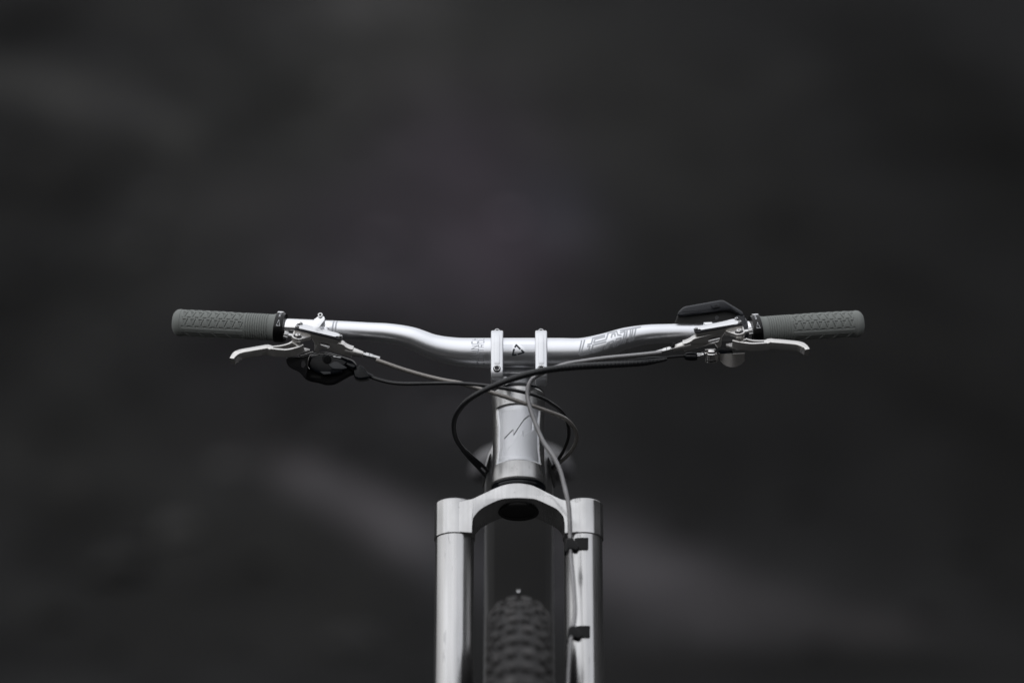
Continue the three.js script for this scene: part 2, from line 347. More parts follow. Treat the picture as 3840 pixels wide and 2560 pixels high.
{ // loose stones on the slope, only soft flecks in the photo
  const g = new THREE.IcosahedronGeometry(1, 1), p = g.attributes.position;
  for (let i = 0; i < p.count; i++) { const v = V3(p.getX(i), p.getY(i), p.getZ(i)), k = 1 + 0.35 * noise.noise(v.x * 1.4 + 3, v.y * 1.4, v.z * 1.4); p.setXYZ(i, v.x * k, v.y * k * 0.65, v.z * k * 0.9); }
  g.computeVertexNormals();
  const N = 1800, im = new THREE.InstancedMesh(g, new THREE.MeshPhysicalMaterial({ color: 0xffffff, roughness: 0.95, specularIntensity: 0.1 }), N), o = new THREE.Object3D();
  for (let i = 0; i < N; i++) {
    const r = 7 + 34 * rnd(), a = (rnd() - 0.5) * 2.2, x = Math.sin(a) * r, z = -Math.cos(a) * r, s = (x < 0 ? 0.03 : 0.015) + (x < 0 ? 0.09 : 0.06) * Math.pow(rnd(), 3);
    o.position.set(x, groundH(x, z) + s * 0.2, z); o.rotation.set(rnd() * 0.6, rnd() * 6.3, rnd() * 0.6); o.scale.setScalar(s); o.updateMatrix(); im.setMatrixAt(i, o.matrix);
    const c = rockFalloffColor(x, z), k = (x < 0 ? 1.3 : 1.1) + (x < 0 ? 2.6 : 1) * Math.pow(rnd(), 3); im.setColorAt(i, rgb(c[0] * k, c[1] * k, c[2] * k));
  }
  im.name = 'loose_stones'; im.userData = { kind: 'stuff', label: 'small dark stones scattered over the scree slope', category: 'stones' };
  im.castShadow = im.receiveShadow = true;
  scene.add(im);
}

// ---------------------------------------------------------------- steering axis: points (x, u along the axis, n forward), in photo pixels
const ALPHA = 64 * RAD, Uv = V3(0, Math.sin(ALPHA), -Math.cos(ALPHA)), Nv = V3(0, Math.cos(ALPHA), Math.sin(ALPHA)), Xv = V3(1, 0, 0);
const BARC = P(1944.5, 1322, 0);
const Q0 = V3(BARC.x, BARC.y, -0.047);
const AX = (x, u, n) => Q0.clone().addScaledVector(Xv, x * S).addScaledVector(Uv, u * S).addScaledVector(Nv, n * S);
function axU(Y, n) { // u that shows at image height Y when n forward of the axis
  const f = u => { const p = AX(0, u, n); return 1280 + (H - p.y) / PX(p.z) - Y; };
  let a = -3000, b = 1500; for (let i = 0; i < 60; i++) { const m = (a + b) / 2; f(m) > 0 ? a = m : b = m; }
  return (a + b) / 2;
}
function ax(X, Y, n) { const u = axU(Y, n), z = AX(0, u, n).z; return [((X - 1920) * PX(z) - Q0.x) / S, u]; }
const axFrame = (u, n) => frame(AX(0, u, n), Xv, Uv, Nv, S);

// ---------------------------------------------------------------- handlebar
const barPts = [[630, 1207, 36], [700, 1211, 36], [1050, 1228.5, 36], [1250, 1237.5, 36], [1380, 1244, 35.5], [1462, 1250, 37], [1543, 1267, 41], [1625, 1300, 46.5], [1706, 1317, 52], [1788, 1322, 55.3], [1860, 1322, 55.5], [1944, 1322, 55.5], [2030, 1322, 55.5], [2100, 1322, 55.2], [2182, 1318.5, 52], [2263, 1296.5, 46], [2345, 1269, 40.5], [2427, 1254, 36.8], [2508, 1250, 35.6], [2620, 1247.5, 35.6], [2820, 1238.5, 36], [2960, 1229, 36], [3180, 1216, 36], [3250, 1212.5, 36]];
const barZ = X => -Math.tan(7.5 * RAD) * Math.max(0, Math.abs(X - 1944) - 330) * S * (1 - Math.exp(-Math.max(0, Math.abs(X - 1944) - 330) / 120));
const barCurve = new THREE.CatmullRomCurve3(barPts.map(p => V3(p[0], p[1], p[2])), false, 'centripetal');
const barLUT = []; for (let i = 0; i <= 3000; i++) barLUT.push(barCurve.getPoint(i / 3000));
function bar2(X) { // centre line and radius in photo pixels
  let a = 0, b = 3000; while (b - a > 1) { const m = (a + b) >> 1; barLUT[m].x > X ? b = m : a = m; }
  const p = barLUT[a], q = barLUT[b], t = clamp((X - p.x) / (q.x - p.x)); return [mix(p.y, q.y, t), mix(p.z, q.z, t)];
}
function barAt(X) {
  const c = x => { const [y] = bar2(x); return P(x, y, barZ(x)); };
  const p = c(X), T = c(X + 3).sub(c(X - 3)).normalize(), up = V3(0, 1, 0).addScaledVector(T, -T.y).normalize(), fr = V3().crossVectors(T, up);   // fr points to the camera
  return { p, T, up, fr, R: bar2(X)[1] * S };
}
// tube round the bar from X0 to X1 with radius r(X, phi) in metres; phi = 0 front, 90 top
function barTube(X0, X1, nx, np, rf, u0 = X0, u1 = X1) {
  return surface(nx, np, (i, j) => {
    const X = mix(X0, X1, i), phi = j * Math.PI * 2 - Math.PI, b = barAt(X), r = rf(X, phi, b.R);
    return { p: b.p.clone().addScaledVector(b.fr, Math.cos(phi) * r).addScaledVector(b.up, Math.sin(phi) * r), u: (X - u0) / (u1 - u0), v: j };
  }, true);
}
// laser-etched print on the satin middle of the bar
const TX0 = 1240, TX1 = 2640, TW = 2048, TH = 1024;
const cvA = document.createElement('canvas'), cvB = document.createElement('canvas');
cvA.width = cvB.width = TW; cvA.height = cvB.height = TH;
const ctA = cvA.getContext('2d'), ctB = cvB.getContext('2d');
ctA.fillStyle = '#f2f3f5'; ctA.fillRect(0, 0, TW, TH);
ctB.fillStyle = 'rgb(255,88,255)'; ctB.fillRect(0, 0, TW, TH);
function onBar(X, Y) { // photo point on the front of the bar -> texture pixel
  let t = X; for (let k = 0; k < 6; k++) { const [y] = bar2(t), dy = (bar2(t + 2)[0] - bar2(t - 2)[0]) / 4; t += ((X - t) + (Y - y) * dy) / (1 + dy * dy); }
  const [y, R] = bar2(t), dy = (bar2(t + 2)[0] - bar2(t - 2)[0]) / 4, d = (-(Y - y) + (X - t) * dy) / Math.hypot(1, dy);
  const phi = Math.asin(clamp(d / R, -1, 1));
  return [(t - TX0) / (TX1 - TX0) * TW, TH * (1 - (phi + Math.PI) / (2 * Math.PI))];
}
function fillPhoto(poly, ca, cb) {
  const out = []; for (let i = 0; i < poly.length; i++) { const a = poly[i], b = poly[(i + 1) % poly.length]; for (let k = 0; k < 6; k++) out.push(onBar(mix(a[0], b[0], k / 6), mix(a[1], b[1], k / 6))); }
  for (const [c, s] of [[ctA, ca], [ctB, cb]]) { c.fillStyle = s; c.beginPath(); out.forEach((p, i) => i ? c.lineTo(...p) : c.moveTo(...p)); c.closePath(); c.fill(); }
}
function strokePhoto(line, w, ca, cb) {
  for (let i = 0; i + 1 < line.length; i++) {
    const [x0, y0] = line[i], [x1, y1] = line[i + 1], L = Math.hypot(x1 - x0, y1 - y0) || 1, ex = (x1 - x0) / L, ey = (y1 - y0) / L, nx = -ey * w / 2, ny = ex * w / 2;
    const a = i ? w * 0.3 : 0, b = i + 2 < line.length ? w * 0.3 : 0;
    fillPhoto([[x0 + nx - ex * a, y0 + ny - ey * a], [x1 + nx + ex * b, y1 + ny + ey * b], [x1 - nx + ex * b, y1 - ny + ey * b], [x0 - nx - ex * a, y0 - ny - ey * a]], ca, cb);
  }
}
const crop = (ox, oy, k) => list => list.map(p => [ox + p[0] * k, oy + p[1] * k, ...p.slice(2)]);
const c5 = crop(2100, 1160, 0.2041), c4 = crop(1700, 1200, 0.2041), c3 = crop(1380, 1180, 0.2041), c2 = crop(1020, 1140, 0.2041), c1 = crop(640, 1120, 0.2041), c6 = crop(2480, 1090, 0.2041), c7 = crop(2780, 1090, 0.2041), cS = crop(1600, 1760, 0.3061);
const ETCH = ['rgb(190,192,195)', 'rgb(255,130,160)'], FAINT = ['rgb(190,192,196)', 'rgb(255,130,160)'], INK = ['rgb(30,35,42)', 'rgb(255,120,0)'];
for (const l of [
  [[398, 565], [350, 780], [358, 826], [392, 840], [535, 800]], [[453, 556], [396, 752], [410, 782], [548, 748]],
  [[828, 472], [602, 530], [574, 628], [500, 646]], [[826, 503], [640, 550], [617, 612], [848, 552]],
  [[495, 682], [548, 668], [522, 742], [592, 792], [756, 746]], [[846, 592], [602, 652], [580, 752], [700, 726], [772, 690]],
  [[843, 548], [882, 432], [1028, 402], [1048, 472], [1110, 470]], [[928, 522], [950, 452], [994, 442], [996, 500]],
  [[818, 740], [874, 604]], [[862, 722], [892, 604], [962, 574], [988, 692]], [[1008, 560], [1034, 678]], [[1010, 548], [1100, 520], [1062, 662]],
  [[1082, 432], [1176, 402], [1112, 648]], [[1216, 384], [1160, 632]], [[1278, 372], [1242, 610]], [[1322, 352], [1264, 604]], [[1376, 345], [1306, 592]], [[1090, 392], [1472, 322]],
]) strokePhoto(c5(l), 5.6, ...ETCH);
for (const l of [[[1130, 502], [1156, 456], [1232, 535]], [[1246, 545], [1294, 592], [1182, 626]], [[1130, 534], [1112, 542], [1090, 641], [1160, 634]]]) strokePhoto(c4(l), 6.4, ...INK);
[452, 473, 495, 517, 540].forEach((y, i) => { const w = [1095, 1090, 1085, 1075, 1060][i], e = [1235, 1262, 1285, 1305, 1320][i]; for (const s of [[905, w], [e, 1505]]) strokePhoto(c4([[s[0], y], [s[1], y]]), 0.9, 'rgb(165,170,180)', 'rgb(255,120,190)'); });
for (const s of [[905, 1060], [1300, 1505]]) strokePhoto(c4([[s[0], 636], [s[1], 636]]), 0.8, 'rgb(190,190,195)', 'rgb(255,120,190)');
// two words running up the bar, drawn as strokes: letters in a unit box (x along the word, y across)
const GL = { L: [[[0, 1], [0, 0], [0.8, 0]]], A: [[[0, 0], [0.45, 1], [0.9, 0]]], U: [[[0, 1], [0, 0.1], [0.1, 0], [0.7, 0], [0.8, 0.1], [0.8, 1]]], N: [[[0, 0], [0, 1], [0.8, 0], [0.8, 1]]], C: [[[0.8, 1], [0.1, 1], [0, 0.9], [0, 0.1], [0.1, 0], [0.8, 0]]], H: [[[0, 0], [0, 1]], [[0.8, 0], [0.8, 1]], [[0, 0.5], [0.8, 0.5]]], O: [[[0.1, 0], [0, 0.1], [0, 0.9], [0.1, 1], [0.75, 1], [0.85, 0.9], [0.85, 0.1], [0.75, 0], [0.1, 0]]], T: [[[0, 1], [0.9, 1]], [[0.45, 1], [0.45, 0]]], R: [[[0, 0], [0, 1], [0.7, 1], [0.8, 0.9], [0.8, 0.55], [0.7, 0.45], [0, 0.45]], [[0.45, 0.45], [0.8, 0]]] };
function wordUp(word, Xa, Xb, phi0, dphi, lw) { // letters stand across the bar from Xa (foot at Xb) and march up the front
  [...word].forEach((ch, i) => { for (const st of GL[ch]) for (const [c, col, k] of [[ctA, FAINT[0], 1], [ctB, FAINT[1], 1]]) {
    c.strokeStyle = col; c.lineWidth = lw * k; c.lineJoin = 'round'; c.beginPath();
    st.forEach(([x, y], n) => { const phi = (phi0 + (i + x * 0.82) * dphi) * RAD, X = mix(Xb, Xa, y), q = [(X - TX0) / (TX1 - TX0) * TW, TH * (1 - (phi + Math.PI) / (2 * Math.PI))]; n ? c.lineTo(...q) : c.moveTo(...q); });
    c.stroke();
  } });
}
wordUp('LAUNCH', 1769, 1791, -52, 22, 8); wordUp('CONTROL', 1794, 1815, -54, 19, 6);
for (const x of [1250, 1261]) for (const [c, col] of [[ctA, 'rgb(196,198,201)'], [ctB, 'rgb(255,140,140)']]) { c.fillStyle = col; c.fillRect((x - TX0) / (TX1 - TX0) * TW, 0, 9, TH); }
const texA = new THREE.CanvasTexture(cvA); texA.colorSpace = THREE.SRGBColorSpace; texA.wrapT = THREE.RepeatWrapping;
const texB = new THREE.CanvasTexture(cvB); texB.wrapT = THREE.RepeatWrapping;
const grain = dataTex(512, 512, (u, v) => { const s = 0.5 + 0.5 * noise.noise(u * 173, v * 173, 2) * 0.7 + 0.3 * (rnd() - 0.5); return [s, s, s]; }, false, 60, 16);
const satin = std(rgb(0.88, 0.885, 0.905), 1, 1, { map: texA, roughnessMap: texB, metalnessMap: texB, bumpMap: grain, bumpScale: 0.00002 });
const bar = add('handlebar', barTube(TX0, TX1, 560, 96, (X, p, R) => R, TX0, TX1), satin);
add('polished_end', barTube(655, TX0, 60, 48, (X, p, R) => R * 0.995), M.polished, bar);
add('polished_end', barTube(TX1, 3230, 60, 48, (X, p, R) => R * 0.995), M.polished, bar);

// ---------------------------------------------------------------- grips
function makeGrip(side) {
  const e = d => side < 0 ? 652 + d : 3234 - d;              // d = photo pixels in from the bar end
  const px = S, cell = 29.6;
  const rf = (d, phi) => {
    let r = 49.5 + 1.2 * sstep(60, 0, Math.abs(d - 130) - 60);
    const pd = phi / RAD;                                     // 0 front, 90 top
    r -= 14 * Math.pow(1 - clamp(d / 24), 2.6);              // rounded outer end
    if (d < 27) return r + 1.6;
    r += 1.6 * (1 - sstep(27, 29, d)) ;
    if (d > 37 && d < 268) {
      let h = 0;
      const q = (pd + 16) / 39;                               // rows of triangle pads over the top
      if (q > 0 && q < 5) {
        const row = Math.floor(q), fq = q - row, cd = (d - 37 + (row % 2) * 3) / cell, fp = cd - Math.floor(cd);
        const tri = Math.abs(fp - 0.5) < 0.4 * fq && fq > 0.14 && fq < 0.88;
        const slant = Math.abs((fp - 0.5) * (side < 0 ? 1 : 1) - (fq - 0.55) * 0.42) < 0.09;
        if (tri && !slant) h -= 2.9;
        if (fq < 0.12 && Math.abs(fp - 0.5) > 0.3) h -= 2.6;
        const up = Math.abs(Math.abs(fp - 0.5) - 0.5) < 0.46 * (1 - fq); if (up && fq > 0.12 && fq < 0.85) h += 0.5;
      } else if (pd > -34 && pd <= -18) h += 1.2 * sstep(-18, -21, pd) * sstep(-34, -31, pd);     // long rib
      else { // slanted blocks underneath
        const w = (d - 40 + (pd + 34) * 0.55) / 52, f = w - Math.floor(w), bd = ((-pd - 36) % 44 + 44) % 44;
        h = (f < 0.1 || bd < 5) ? 0.6 : -2.2;
      }
      const fade = sstep(37, 40, d) * (1 - sstep(264, 268, d));
      r += h * fade;
    } else if (d >= 270 && d < 357) {
      const f = ((d - 270) / 8.7) % 1; r += -2.6 * sstep(0.52, 0.62, f) * (1 - sstep(0.9, 1, f)) + 0.8;
    } else if (d >= 357) r += 5.5 * Math.pow(clamp((d - 366) / 22), 2);
    return r;
  };
  const N = 700;
  let g = surface(N, 300, (i, j) => {
    const d = mix(0.01, 388, i), X = e(d), phi = j * Math.PI * 2 - Math.PI, b = barAt(X), r = rf(d, phi) * px;
    return { p: b.p.clone().addScaledVector(b.fr, Math.cos(phi) * r).addScaledVector(b.up, Math.sin(phi) * r), u: d / 388, v: j };
  }, true);
  if (side > 0) flip(g);
  const grip = add('grip', g, M.rubber);
  // closed outer end and the locking ring at the inner end
  const bo = barAt(e(0)), out = bo.T.clone().multiplyScalar(side < 0 ? -1 : 1);
  add('end_cap', rev(bo.p.clone().addScaledVector(out, -0.004), out, [[0, 0], [37 * S, 0], [37 * S, 0.0041], [32 * S, 0.0047], [0, 0.0048]], 40), M.rubber, grip);
  const cv = document.createElement('canvas'); cv.width = 256; cv.height = 1024; const c = cv.getContext('2d');
  c.fillStyle = '#0b0b0c'; c.fillRect(0, 0, 256, 1024);
  c.strokeStyle = c.fillStyle = '#c9cbcf'; c.lineWidth = 9; c.lineJoin = 'round';
  const yOf = p => 1024 * (1 - (p + 180) / 360);
  { // small three-piece triangle mark and the start of a word above it
    const cy = yOf(17), a = [[-48, 24], [52, 24], [2, -42]]; c.save(); c.translate(128, cy); if (side > 0) c.scale(-1, 1);
    for (let k = 0; k < 3; k++) { const p = a[k], q = a[(k + 1) % 3], o = a[(k + 2) % 3]; c.beginPath(); c.moveTo(mix(p[0], o[0], 0.28), mix(p[1], o[1], 0.28)); c.lineTo(...p); c.lineTo(mix(p[0], q[0], 0.6), mix(p[1], q[1], 0.6)); c.stroke(); }
    c.restore();
    c.font = 'bold 62px sans-serif'; c.save(); if (side < 0) { c.translate(100, yOf(102)); c.rotate(Math.PI / 2); c.fillText('LOCK', 0, 0); } else { c.translate(160, yOf(46)); c.rotate(-Math.PI / 2); c.fillText('RELO', 0, 0); } c.restore();
  }
  const t = new THREE.CanvasTexture(cv); t.colorSpace = THREE.SRGBColorSpace;
  const mat = std(rgb(1, 1, 1), 0.32, 0.25, { map: t });
  const d0 = 382, d1 = 417;
  const ringR = (d, phi) => {
    const k = (d - d0) / (d1 - d0), lug = Math.exp(-(((phi / RAD - 84) / 26) ** 2));
    return (56.5 - 2.5 * sstep(0.75, 1, k) - 1.5 * (1 - sstep(0, 0.1, k)) + 2.5 * lug * (k < 0.75 ? 1 : 0)) * S;
  };
  let rg = surface(26, 120, (i, j) => {
    const phi = j * Math.PI * 2 - Math.PI, d = mix(d0 + 4 * Math.sin(phi), d1 + 1 * Math.sin(phi), i), b = barAt(e(d)), r = ringR(mix(d0, d1, i), phi);
    return { p: b.p.clone().addScaledVector(b.fr, Math.cos(phi) * r).addScaledVector(b.up, Math.sin(phi) * r), u: i, v: j };
  }, true);
  if (side > 0) flip(rg);
  const ring = add('lock_ring', rg, mat, grip, side < 0 ? 'black lock ring with white triangle and letters' : 'black lock ring with white triangle and letters RE');
  const bi = barAt(e(d1 - 0.5)), inn = bi.T.clone().multiplyScalar(side < 0 ? 1 : -1);
  add('ring_face', rev(bi.p.clone().addScaledVector(inn, -0.0008), inn, [[36.5 * S, 0], [53.5 * S, 0], [53.5 * S, 0.0008], [44 * S, 0.0012], [36.5 * S, 0.0006]], 48), M.black, grip);
  const lb = barAt(e(399)), lp = lb.p.clone().addScaledVector(lb.up, 55 * S).addScaledVector(lb.fr, 4 * S);
  add('clamp_lug', [xf(new RoundedBoxGeometry(22, 13, 26, 3, 3.5), frame(lp, lb.T, lb.up, lb.fr, S))], M.cncBright, grip);
}
makeGrip(-1); makeGrip(1);

// ---------------------------------------------------------------- brake levers
// local frame of a lever: a along the reservoir from the pivot end, b up, f forward; unit = one crop pixel of the photo
function makeLever(side) {
  const L = side < 0, k = 0.2041, zf = 0.036;
  const O = L ? P(1104.7, 1233.9, zf) : P(2784.5, 1217.6, zf), th = (L ? 13.3 : 9.6) * RAD, tilt = 25 * RAD, sx = L ? 1 : -1;
  const A = V3(sx * Math.cos(th), -Math.sin(th), 0), B0 = V3(sx * Math.sin(th), Math.cos(th), 0);
  const B = B0.clone().multiplyScalar(Math.cos(tilt)).add(V3(0, 0, Math.sin(tilt))), F = V3(0, 0, Math.cos(tilt)).addScaledVector(B0, -Math.sin(tilt));
  const u = k * PX(zf), shear = L ? 0.015 : 0.075;
  const Mab = (f = 0) => frame(O.clone().addScaledVector(F, f * u), A, B, F, u);                   // polygon (a, b), front face at f
  const Maf = b => frame(O.clone().addScaledVector(B, b * u), A, F.clone().negate(), B, u);        // polygon (a, -f), top face at b
  const at = (a, b, f) => O.clone().addScaledVector(A, a * u).addScaledVector(B, (b - shear * Math.max(0, a - 300) * (b < -50 ? 1 : 0)) * u).addScaledVector(F, f * u);
  const inAf = list => list.map(p => [p[0], -p[1], p[2]]);
  const sh = list => list.map(p => [p[0], p[1] - shear * Math.max(0, p[0] - 300), p[2]]);
  // reservoir block
  const plan = inAf([[0, 0, 26], [300, 0, 5], [800, 0, 80], [880, -20, 60], [888, -170, 80], [800, -205, 70], [330, -225, 80], [150, -258, 60], [20, -262, 40], [-6, -150, 40]]);
  const body = [xf(prism(rounded(plan, 20), 82, 5), Maf(-8))];
  // piston housing with its window
  const housing = sh([[300, -60, 10], [850, -60, 60], [925, -66, 40], [975, -98, 60], [1050, -116, 40], [1122, -116, 4], [1122, -292, 4], [1000, -290, 30], [663, -267, 50], [560, -270, 50], [528, -335, 20], [506, -378, 20], [460, -378, 20], [428, -335, 20], [422, -250, 20], [395, -175, 20], [330, -100, 10]]);
  const win = sh(L ? [[470, -118], [705, -112], [712, -246], [500, -208]] : [[395, -118], [640, -112], [690, -170], [682, -272], [450, -268]]);
  body.push(xf(prism(rounded(housing, 20), 165, 20, [rounded(win, 52)], 0.5, 4), Mab(-4)));
  // barrel down to the hose
  body.push(rev(at(985, -205, -85), at(1320, -205, -85).sub(at(985, -205, -85)), [[0, 0], [92 * u, 0], [92 * u, 138 * u], [82 * u, 146 * u], [54 * u, 332 * u], [50 * u, 336 * u], [0, 336 * u]], 40, 0.35));
  // pivot yoke: upper and lower ear
  const ear = (R, b) => { const pl = [[-12, -70]]; for (let i = 0; i <= 18; i++) { const q = (200 - i * 10.5) * RAD - 0.2; pl.push([86 + R * Math.cos(q + Math.PI * 0) * 1, -(150 + R * Math.sin(q)) * 1].map((v, n) => n ? -v : v)); } pl.push([335, -6], [335, -70]); return pl; };
  const earPoly = R => { const out = [[-15, 60], [-18, 0]]; for (let i = 0; i <= 20; i++) { const q = Math.PI + i / 20 * Math.PI * 0.86; out.push([86 + R * Math.cos(q), -148 + R * Math.sin(q)]); } out.push([330, 0], [330, 60]); return out; };
  body.push(xf(prism(earPoly(106), 84, 14, [], 0.45), Maf(-58)));
  body.push(xf(prism(earPoly(98).map(p => [p[0] + 18, p[1]]), 40, 8, [], 0.45), Maf(-350)));
  const lev = add('brake_lever', body, M.cncBody, bike, L ? 'silver machined brake lever on the left of the photo' : 'silver machined brake lever on the right of the photo');
  // piston tube seen through the window, lid, gasket and screws
  add('piston_tube', cyl(at(430, -238, -100), at(740, -238, -100), 64 * u, 64 * u, 28, 4 * u), M.cncBright, lev);
  add('gasket', xf(prism(rounded(plan.map(p => [p[0] + (p[0] > 400 ? 5 : -4), p[1] + (p[1] < 100 ? -6 : 4), p[2]]), 20), 26, 2), Maf(12)), M.gasket, lev);
  const lid = inAf([[58, -14, 40], [300, -14, 5], [770, -14, 60], [775, -70, 30], [845, -50, 20], [850, -80, 10], [800, -112, 30], [840, -150, 20], [770, -196, 60], [330, -214, 80], [175, -246, 40], [110, -240, 30], [70, -150, 40], [40, -90, 30]]);
  add('reservoir_lid', xf(prism(rounded(lid, 12), 26, 5), Maf(36)), M.cncBright, lev);
  for (const [a, f] of [[36, -58], [76, -218], [846, -82]]) { const p = at(a, 10, f); add('lid_screw', socketBolt(p, B, 36 * u, 46 * u, 0.42), M.steel, lev); add('screw_socket', cyl(p.clone().addScaledVector(B, 17 * u), p.clone().addScaledVector(B, 22 * u), 17 * u), M.port, lev); }
  // pivot bolt; a near-black disc stands in for the shade of its counterbore
  const pb = at(86, -58, 148);
  add('recess_shade_disc', cyl(pb.clone().addScaledVector(B, -2 * u), pb.clone().addScaledVector(B, 1.5 * u), 80 * u), M.gasket, lev);
  add('pivot_bolt', socketBolt(pb, B, 50 * u, 44 * u, 0.42), M.chrome, lev);
  add('screw_socket', cyl(pb.clone().addScaledVector(B, 16 * u), pb.clone().addScaledVector(B, 21 * u), 20 * u), M.port, lev);
  add('pivot_axle', [cyl(at(86, -142, 148), at(86, -352, 148), 84 * u, 80 * u, 36, 3 * u), cyl(at(86, -150, 148), at(86, -158, 148), 92 * u, 92 * u, 36, 2 * u)], M.cnc, lev);
  // knurled reach adjuster beside the pivot
  const gear = []; for (let i = 0; i < 60; i++) { const q = i / 60 * Math.PI * 2; gear.push([Math.cos(q) * (64 + 5 * Math.sign(Math.sin(q * 10))), Math.sin(q) * (64 + 5 * Math.sign(Math.sin(q * 10)))]); }
  const ka = at(-178, -180, -60);
  add('adjuster_knob', [xf(prism(gear, 78, 6), frame(ka, V3().crossVectors(B, A).multiplyScalar(L ? 1 : 1), B, A.clone().negate(), u)), cyl(at(-104, -180, -60), at(60, -180, -60), 40 * u, 46 * u, 24)], M.steel, lev);
  // blade: swept section, top edge along the given photo points
  const up = V3(0, Math.cos(0.44), Math.sin(0.44)), zb = 0.05;
  const main = L ? [[868, 1343, .062], [871, 1337, .06], [877, 1329, .056], [886, 1321, .053], [900, 1314.5, .05], [946, 1305.5, .049], [985, 1299, .048], [1003, 1296.5, .047], [1014, 1300, .0475], [1024, 1301.5, .0478]] : [[3030, 1309, .062], [3027, 1303, .06], [3019, 1295, .056], [3009, 1288.5, .053], [2996, 1284, .05], [2943, 1278, .049], [2904, 1275, .048], [2888, 1273.5, .047], [2876, 1278, .0475], [2866, 1280, .0478]];
  const rear = L ? [[1014, 1298, .044], [1030, 1297, .044], [1048, 1295.5, .044], [1079, 1288, .043], [1096, 1279, .042]] : [[2876, 1275.5, .044], [2860, 1276, .044], [2841, 1276, .044], [2817, 1274, .043], [2798, 1268, .042]];
  const frnt = L ? [[1014, 1304, .051], [1030, 1306, .052], [1048, 1307.5, .053], [1075, 1308.5, .053], [1099, 1304, .052], [1118, 1298, .05], [1134, 1290, .046]] : [[2876, 1282.5, .051], [2860, 1284, .052], [2841, 1285, .053], [2820, 1285.5, .053], [2796, 1283, .052], [2772, 1279, .05], [2750, 1274, .046]];
  const w = 15 * S, hgt = -30 * S;
  add('lever_blade', [
    sweepSection(pts(main), bladeSec(w, hgt, 5 * S, sx), up, { seg: 70, scale: t => [0.62 + 0.38 * sstep(0, 0.3, t), 1] }),
    sweepSection(pts(rear), rectSec(4.5 * S, hgt * 0.95, 0, 1.6 * S), up, { seg: 40 }),
    sweepSection(pts(frnt), bladeSec(5 * S, hgt, 2.4 * S, sx), up, { seg: 40 }),
    sweepSection(pts(L ? [[1096, 1281, .042], [1108, 1287, .047], [1118, 1297, .05]] : [[2798, 1270, .042], [2786, 1274, .047], [2776, 1280, .05]]), rectSec(4.5 * S, hgt * 0.95, -0.5 * S, 1.6 * S), up, { seg: 12 }),
  ], M.cnc, lev);
  // hose fitting: nut, hexes, sleeve
  const ft = (a0, a1, R, R1, n) => cyl(at(a0, -208, -85), at(a1, -208 - (a1 - a0) * 0.03, -85), R * u, R1 * u, n, 4 * u);
  add('hose_fitting', [ft(1318, 1372, 43, 43, 24), ft(1366, 1432, 60, 60, 6), ft(1438, 1505, 60, 56, 6), ft(1500, 1640, 46, 44, 24)], M.steel, lev);
  // band that holds it to the bar
  const b0 = barAt(L ? 1196 : 2672);
  const band = surface(6, 60, (i, j) => { const X = (L ? 1178 : 2652) + i * 40, b = barAt(X), ph = j * Math.PI * 2 - Math.PI, r = b.R + (i < 0.01 || i > 0.99 ? 4 : 7) * S; return { p: b.p.clone().addScaledVector(b.fr, Math.cos(ph) * r).addScaledVector(b.up, Math.sin(ph) * r) }; }, true);
  const arm = cyl(b0.p.clone(), at(560, -120, -130), 26 * S, 30 * S, 20, 2 * S);
  add('bar_clamp', [band, arm], M.cncBright, lev);
  if (L) {
    add('clamp_strap', plate(c2([[712, 430], [730, 372], [792, 252], [842, 206], [925, 200], [962, 222], [972, 288], [905, 385], [868, 448], [800, 446]]), 0.02, 0.016, 3, 5, [], -0.42), M.cncBright, lev);
    const cb = P(1200.5, 1183, 0.0165), cd = V3(0, 0.42, 0.9).normalize();
    add('clamp_bolt', socketBolt(cb, cd, 9.8 * S, 7 * S, 0.48), M.steel, lev);
    add('screw_socket', cyl(cb.clone().addScaledVector(cd, 2.6 * S), cb.clone().addScaledVector(cd, 3.4 * S), 4.7 * S), M.port, lev);
  } else {
    add('clamp_strap', [plate(c6([[776, 575], [938, 568], [952, 606], [806, 628]]), 0.012, 0.008, 2, 3, [], -0.5), plate(c6([[800, 625], [975, 605], [1005, 640], [960, 700], [800, 690]]), 0.014, 0.012, 2, 4, [], -0.4)], M.cncBright, lev);
    const cb = P(2650, 1222, 0.0165), cd = V3(0, 0.5, 0.86).normalize();
    add('clamp_bolt', socketBolt(cb, cd, 6 * S, 3 * S, 0.6), M.blackBolt, lev);
  }
  return { at, u, lev };
}
const levL = makeLever(-1), levR = makeLever(1);

